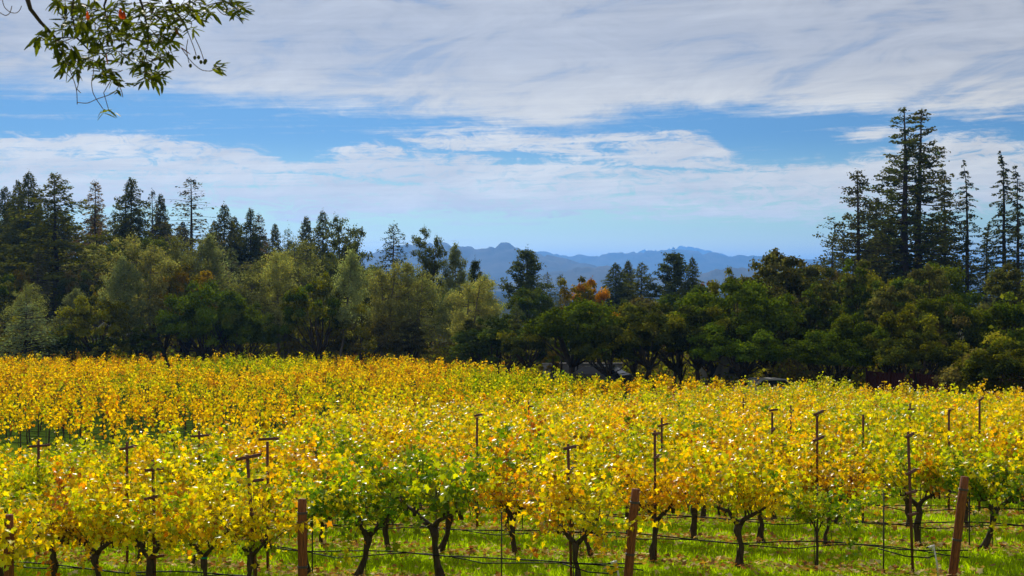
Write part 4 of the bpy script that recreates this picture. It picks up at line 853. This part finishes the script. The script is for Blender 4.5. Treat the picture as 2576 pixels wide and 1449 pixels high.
shed(1815, 101, 3.0, 4.0, 2.0, 2.9, 'small grey shed with pale gabled roof behind the forked oak', 'garden_shed', R(-8), M_roof, M_side)
shed(290, 132, 2.6, 3.0, 2.6, 3.6, 'white shed glimpsed through the trees on the left', 'white_shed', R(-20), M_carw, M_wall)
def car(px, D, rz, paint, label, lift=0):
    x = at(px, D); root = empty('parked_car', (x, D, G(x, D) + lift), rz); tag(root, label, 'car', 'cars parked behind the vineyard')
    prof = [(-2.2, .35), (2.2, .35), (2.25, .72), (1.25, .92), (.55, 1.42), (-1.1, 1.46), (-1.95, .98), (-2.25, .9)]; hw = .85; n = len(prof)
    v = [(a, -hw * (.86 if z > 1.2 else 1), z) for a, z in prof] + [(a, hw * (.86 if z > 1.2 else 1), z) for a, z in prof]; mb = MB()
    mb.add(v, [(i, (i + 1) % n, (i + 1) % n + n, i + n) for i in range(n)]); mb.add(v, [(0, i, i + 1) for i in range(1, n - 1)]); mb.add(v, [(n, n + i + 1, n + i) for i in range(1, n - 1)]); addobj('body', mb.build('body', [paint]), root)
    for sg in (-1, 1):
        mb = MB(); y = sg * (hw * .93 + .012); mb.add([(1.05, y + sg * .03, .95), (.5, y - sg * .03, 1.36), (-1.05, y - sg * .03, 1.38), (-1.7, y + sg * .03, 1.0)], [(0, 1, 2, 3)]); addobj('window', mb.build('window', [M_dk]), root)
        mb = MB(); xs = 1.9; mb.box((2.2, sg * .6, .68), (.14, .28, .13)); addobj('headlight', mb.build('headlight', [M_rim]), root)
        for wx in (-1.4, 1.4):
            mb = MB(); mb.tube([(wx, sg * .72, .33), (wx, sg * .9, .33)], .33, 16); wl = addobj('wheel', mb.build('wheel', [M_tyre]), root); mb = MB(); mb.tube([(wx, sg * .85, .33), (wx, sg * .915, .33)], .19, 12); addobj('rim', mb.build('rim', [M_rim]), wl)
    for q, sgn in ((((1.27, .94), (.6, 1.40)), 1), (((-1.93, 1.0), (-1.18, 1.43)), -1)):
        mb = MB(); (x0, z0), (x1, z1) = q; mb.add([(x0 + .02 * sgn, -.68, z0 + .02), (x0 + .02 * sgn, .68, z0 + .02), (x1 + .02 * sgn, .6, z1 + .01), (x1 + .02 * sgn, -.6, z1 + .01)], [(0, 1, 2, 3)]); addobj('windscreen' if sgn > 0 else 'rear_window', mb.build('glass', [M_dk]), root)
car(1942, 88, R(20), M_carw, 'white car with only its roof and glass above the vine tops, right of the shed', -.12)
car(1495, 91, R(155), M_card, 'black car in shade behind the spreading oak trunk', .5)
for px, D, h, lab in ((1437, 95, 2.75, 'small white globe lamp above the pale wall'), (1333, 103, 3.2, 'white globe lamp left of the little yellow tree')):
    x = at(px, D); root = empty('globe_lamp', (x, D, G(x, D))); tag(root, lab, 'lamp', 'white globe lamps'); mb = MB(); mb.tube([(0, 0, -.1), (0, 0, h - .15)], .04, 8); addobj('lamp_pole', mb.build('lamp_pole', [M_steel]), root)
    mb = MB(); t = np.linspace(-1, 1, 9); mb.tube(np.stack([0 * t, 0 * t, h + t * .15], 1), np.sqrt(1 - (t * .97) ** 2) * .15, 12); addobj('globe', mb.build('globe', [M_pvc], True), root)
#__PART4__
# ------------------------------------------------------------------ overhanging bay branch, top left, about nine metres away
BD = 9.0
def bp(zx, zy, dd=0.0):      # coordinates read from an enlargement of the photograph's top left corner
    D = BD + dd; px, py = zx * .2604, zy * .2604
    return np.array([at(px, D), D, zpx(py, D)])
def bay():
    rs = np.random.RandomState(21); g0 = G(-6.2, 8.6); root = empty('bay_tree', (-6.2, 8.6, g0)); tag(root, 'bay tree branch with narrow backlit leaves hanging in at the top left', 'tree')
    inv = Matrix.Translation(-root.location)
    def child(name, me, label=None, parent=None):
        o = addobj(name, me, root); o.matrix_parent_inverse = inv; 
        if label: tag(o, label)
        return o
    mb = MB(); tp = [(-6.2, 8.6, g0 - .2), (-6.1, 8.6, 6.5), (-5.9, 8.7, 9.5), (-5.6, 8.8, 12.4), (-5.2, 8.9, 14.0)]; mb.tube(tp, [.30, .24, .2, .14, .08], 10)
    child('trunk', mb.build('trunk', [M_bark], True))
    mb = MB(); 
    mb.tube([(-5.7, 8.75, 11.6), (-4.6, 8.9, 11.9), (-3.7, 9, 11.4), bp(300, -420), bp(268, -150), bp(268, -20)], [.10, .075, .06, .04, .022, .016], 8)
    mb.tube([bp(268, -20), bp(300, 90), bp(400, 220), bp(470, 290), bp(540, 370), bp(560, 425), bp(650, 600)], [.016, .014, .012, .011, .009, .006, .003], 6)
    mb.tube([(-4.6, 8.9, 11.9), (-3.4, 9.1, 11.9), bp(900, -420), bp(1250, -250), bp(1500, -160), bp(2100, -90)], [.07, .055, .04, .028, .02, .01], 7)
    for q in ([(900, -420), (740, -200), (715, 20), (700, 110), (720, 250), (745, 370)], [(1250, -250), (1050, -60), (1010, 60), (1040, 200), (1050, 330)], [(1250, -250), (1330, -80), (1380, 60), (1420, 230), (1440, 420), (1400, 600)],
              [(1500, -160), (1640, 0), (1700, 110), (1780, 220), (1830, 340)], [(2100, -90), (2150, 0), (2250, 60), (2310, 110)], [(560, 372), (650, 365), (760, 360)], [(745, 365), (830, 450), (890, 515), (1030, 520), (1180, 440), (1250, 420)]):
        p = np.array([bp(*a) for a in q]); mb.tube(p, np.linspace(.011 if q[0][1] < 0 else .006, .003, len(q)), 5)
    child('branch', mb.build('branch', [M_bark], True))
    W = [(385, 340), (470, 330), (500, 400), (350, 380), (570, 430), (610, 400), (600, 500), (620, 600), (640, 660), (700, 480), (700, 590), (760, 560), (760, 680), (680, 260), (640, 200), (720, 200), (600, 60), (560, 20), (640, 60), (700, 60), (760, 40), (800, 250), (780, 300), (830, 200),
         (900, 20), (880, 380), (900, 470), (960, 400), (950, 290), (860, 570), (900, 600), (960, 620), (1000, 600), (1000, 700), (1040, 740), (1080, 770), (1100, 700), (1040, 130), (1000, 180), (1060, 220), (1100, 260), (1040, 350), (1060, 400), (1160, 40), (1100, 80), (1200, 220), (1180, 300), (1250, 260), (1240, 340), (1200, 400), (1290, 330),
         (1180, 540), (1230, 560), (1280, 500), (1380, 60), (1440, 30), (1400, 150), (1380, 220), (1430, 260), (1460, 320), (1400, 360), (1450, 420), (1400, 480), (1520, 130), (1560, 180), (1500, 60), (1620, 100), (1700, 120), (1640, 240), (1600, 60), (1750, 60), (1800, 40), (1880, 20), (1850, 130), (1900, 180), (1780, 230), (1850, 270), (1700, 300),
         (1620, 420), (1560, 400), (1680, 400), (1640, 540), (1560, 560), (1540, 500), (1340, 620), (1400, 620), (1440, 600), (1370, 700), (1400, 760), (1500, 740), (1540, 720), (1480, 780), (1560, 760), (2000, 60), (2030, 120), (2100, 30), (2180, 20), (2250, 40), (2300, 80), (2350, 100), (2280, 150), (2060, 660), (2100, 640), (1010, 1070), (1060, 1085), (1180, 880), (1200, 830),
         (1350, 130), (1480, 220), (1420, 330), (1330, 260), (820, 120), (960, 100), (1950, 90), (1280, 120), (1080, 300), (840, 330), (1740, 180), (1590, 260), (2180, 90)] + [(x + rs.uniform(-45, 45), y + rs.uniform(-40, 40)) for x, y in [(650, 300), (780, 160), (900, 250), (980, 480), (1120, 330), (1230, 180), (1340, 400), (1480, 120), (1560, 320), (1660, 180), (1420, 540), (1720, 60), (1820, 80), (680, 540), (1000, 760), (1450, 700), (860, 430), (1150, 150), (1250, 60), (1100, 480), (930, 160), (740, 620), (1500, 420), (1580, 80), (1600, 500)]]
    W = [(x, y) for x, y in W]; Pw = [bp(x, y, rs.uniform(-.35, .35)) for x, y in W]
    # twigs: minimum spanning tree over the whorls, rooted at the branch points
    roots = [bp(268, -20), bp(540, 370), bp(715, 20), bp(745, 370), bp(1040, 200), bp(1380, 60), bp(1440, 420), bp(1700, 110), bp(1830, 340), bp(2150, 0), bp(1400, 600), bp(890, 515), bp(1030, 520)]
    done = list(roots); todo = list(range(len(Pw))); parent_dir = {}; tw = MB()
    free = {len(W) - 21: 0}
    while todo:
        best = min(((np.linalg.norm(Pw[j] - d), j, i) for j in todo for i, d in enumerate(done)), key=lambda q: q[0]); _, j, i = best
        a, b = done[i], Pw[j]; L = np.linalg.norm(b - a); parent_dir[j] = unit(b - a)
        if W[j] not in ((1010, 1070), (2060, 660), (1180, 880)):
            m = (a + b) / 2 + rs.normal(0, .06, 3) * L + np.array([0, 0, .05 * L]); tw.tube([a, m, b], [.0034, .0028, .002], 4, cap=False)
        done.append(b); todo.remove(j)
    for q in ([(640, 640), (690, 700), (745, 860), (750, 1010)], [(745, 860), (785, 900)], [(750, 990), (850, 1003), (930, 960), (1060, 920), (1130, 880), (1165, 800), (1160, 760)], [(905, 640), (910, 700), (885, 800), (900, 900), (940, 970), (1000, 1055)], [(770, 690), (765, 800), (745, 870)],
              [(1750, 460), (1850, 600), (1950, 685), (2050, 690), (2070, 665)], [(1830, 340), (1880, 470), (1900, 540)], [(1870, 330), (1940, 480), (1975, 590)], [(1820, 380), (1800, 480), (1830, 610)], [(2100, 85), (2150, 140), (2230, 158)], [(1100, 720), (1180, 880), (1190, 940)],
              [(30, -300), (25, 0), (50, 80), (110, 128), (170, 130), (200, 100), (215, 60)], [(-200, 40), (0, 120), (60, 160), (105, 130), (122, 60)], [(600, 500), (800, 640), (920, 660), (1140, 705), (1190, 680)], [(1080, 520), (1130, 600), (1250, 620)]):
        p = np.array([bp(*a) for a in q]); t = np.linspace(0, len(q) - 1, len(q) * 4); pp = np.stack([np.interp(t, range(len(q)), p[:, i]) for i in range(3)], 1)
        for _ in range(3): pp[1:-1] = (pp[:-2] + pp[1:-1] * 2 + pp[2:]) / 4
        tw.tube(pp, .0026, 4, cap=False)
    tag(child('twigs', tw.build('twigs', [M_cane])), kind='stuff')
    # leaf shapes
    def leaf_me(i, pal):
        mb = MB(); n = 6; v, f = [], []; cv = (.10, .16, -.05, .22)[i % 4]; wd = (.15, .18, .13, .165)[i % 4]
        for k in range(n + 1):
            t = k / n; w_ = wd * math.sin(math.pi * min(1, t * .97 + .015)) ** .75 * (1 if t < .6 else 1.05 - .1 * t); z = -cv * t * t
            v += [(-w_, t, z + .03), (0, t, z), (w_, t, z + .03)]
        for k in range(n):
            a = k * 3; f += [(a, a + 1, a + 4, a + 3), (a + 1, a + 2, a + 5, a + 4)]
        mb.add(v, f, 0, pal); return mb.build('bay_leaf', [M_bay], True)
    PALS = [(.06, .07, .006), (.10, .115, .006), (.18, .185, .008), (.04, .05, .006)]
    LM = [leaf_me(i, PALS[j]) for j in range(4) for i in range(4)]; RED = [leaf_me(1, (.42, .05, .012)), leaf_me(2, (.16, .05, .02))]
    cnt = 0; rest_b = []
    def place(p, d, L, me, label=None):
        nonlocal cnt
        d = unit(d); up = unit(np.array([rs.normal(0, .5), -abs(rs.normal(.3, .6)), 1.0])); x = unit(np.cross(d, up)); z = np.cross(x, d)
        M = Matrix(((x[0], d[0], z[0], p[0]), (x[1], d[1], z[1], p[1]), (x[2], d[2], z[2], p[2]), (0, 0, 0, 1))) @ Matrix.Diagonal((L, L, L, 1))
        o = addobj('leaf', me, root); o.matrix_parent_inverse = inv; o.matrix_basis = M; cnt += 1
        if label: tag(o, label)
    plan = []
    for j, p in enumerate(Pw):
        pd = parent_dir[j]; k = rs.randint(8, 13)
        if W[j][1] > 800: k = 5 if W[j] == (1010, 1070) else 3
        for q in range(k):
            d = pd * .5 + rs.normal(0, .62, 3) * np.array([1, .8, .8]) + np.array([.12, 0, -.50]); plan.append((p + rs.normal(0, .012, 3), d, rs.uniform(.058, .10), rs.choice(16, p=np.repeat([.085, .08, .05, .035], 4))))
    for n_, (p, d, L, m) in enumerate(plan):
        if n_ % len(plan) < 292 or cnt < 290: 
            if cnt < 292: place(p, d, L, LM[m]); continue
        rest_b.append((p, d, L, m))
    if rest_b:
        P = np.array([q[0] for q in rest_b]); Y = unit(np.array([q[1] for q in rest_b])); k = len(P); mb = MB(); pal = np.array([PALS[q[3] // 4] for q in rest_b])
        cards(mb, P, unit(np.array([0, -.3, 1.]) + rs.normal(0, .45, (k, 3))), Y, np.array([q[2] for q in rest_b]), [(0, 0, 0), (.10, .22, .02), (.13, .5, 0), (.08, .8, -.05), (0, 1, -.12), (-.08, .8, -.05), (-.13, .5, 0), (-.10, .22, .02), (0, .5, -.05)], [(8, i, (i + 1) % 8) for i in range(8)], pal)
        o = child('leaves', mb.build('leaves', [M_bay])); tag(o, kind='stuff')
    for (zx, zy, ry) in ((850, 110, 0), (1165, 90, 0), (1200, 110, 0), (1035, 510, 0), (760, 500, 1), (1690, 250, 1), (1750, 460, 1)):
        place(bp(zx, zy), np.array([.15, 0, -1.]) + rs.normal(0, .1, 3) + (np.array([.8, 0, 0]) if zx == 1750 else 0), .075, RED[ry], 'red withered leaf' if ry == 0 else 'brown withered leaf')
    nb_ = MB(); t = np.linspace(-1, 1, 9); nb_.tube(np.stack([0 * t, 0 * t, t * .013], 1), np.sqrt(1 - (t * .96) ** 2) * .0105, 10, col=(.08, .085, .015)); nm = nb_.build('bay_nut', [M_bay], True)
    for zx, zy in ((1885, 560), (1922, 556), (1945, 602), (1980, 606), (1843, 636), (1550, 575), (1990, 590)):
        o = addobj('bay_nut', nm, root); o.matrix_parent_inverse = inv; o.location = bp(zx, zy)
    print('bay leaves', len(plan), cnt)
bay()
print('objects', len(bpy.data.objects), 'tris', sum(len(m.polygons) for m in bpy.data.meshes))
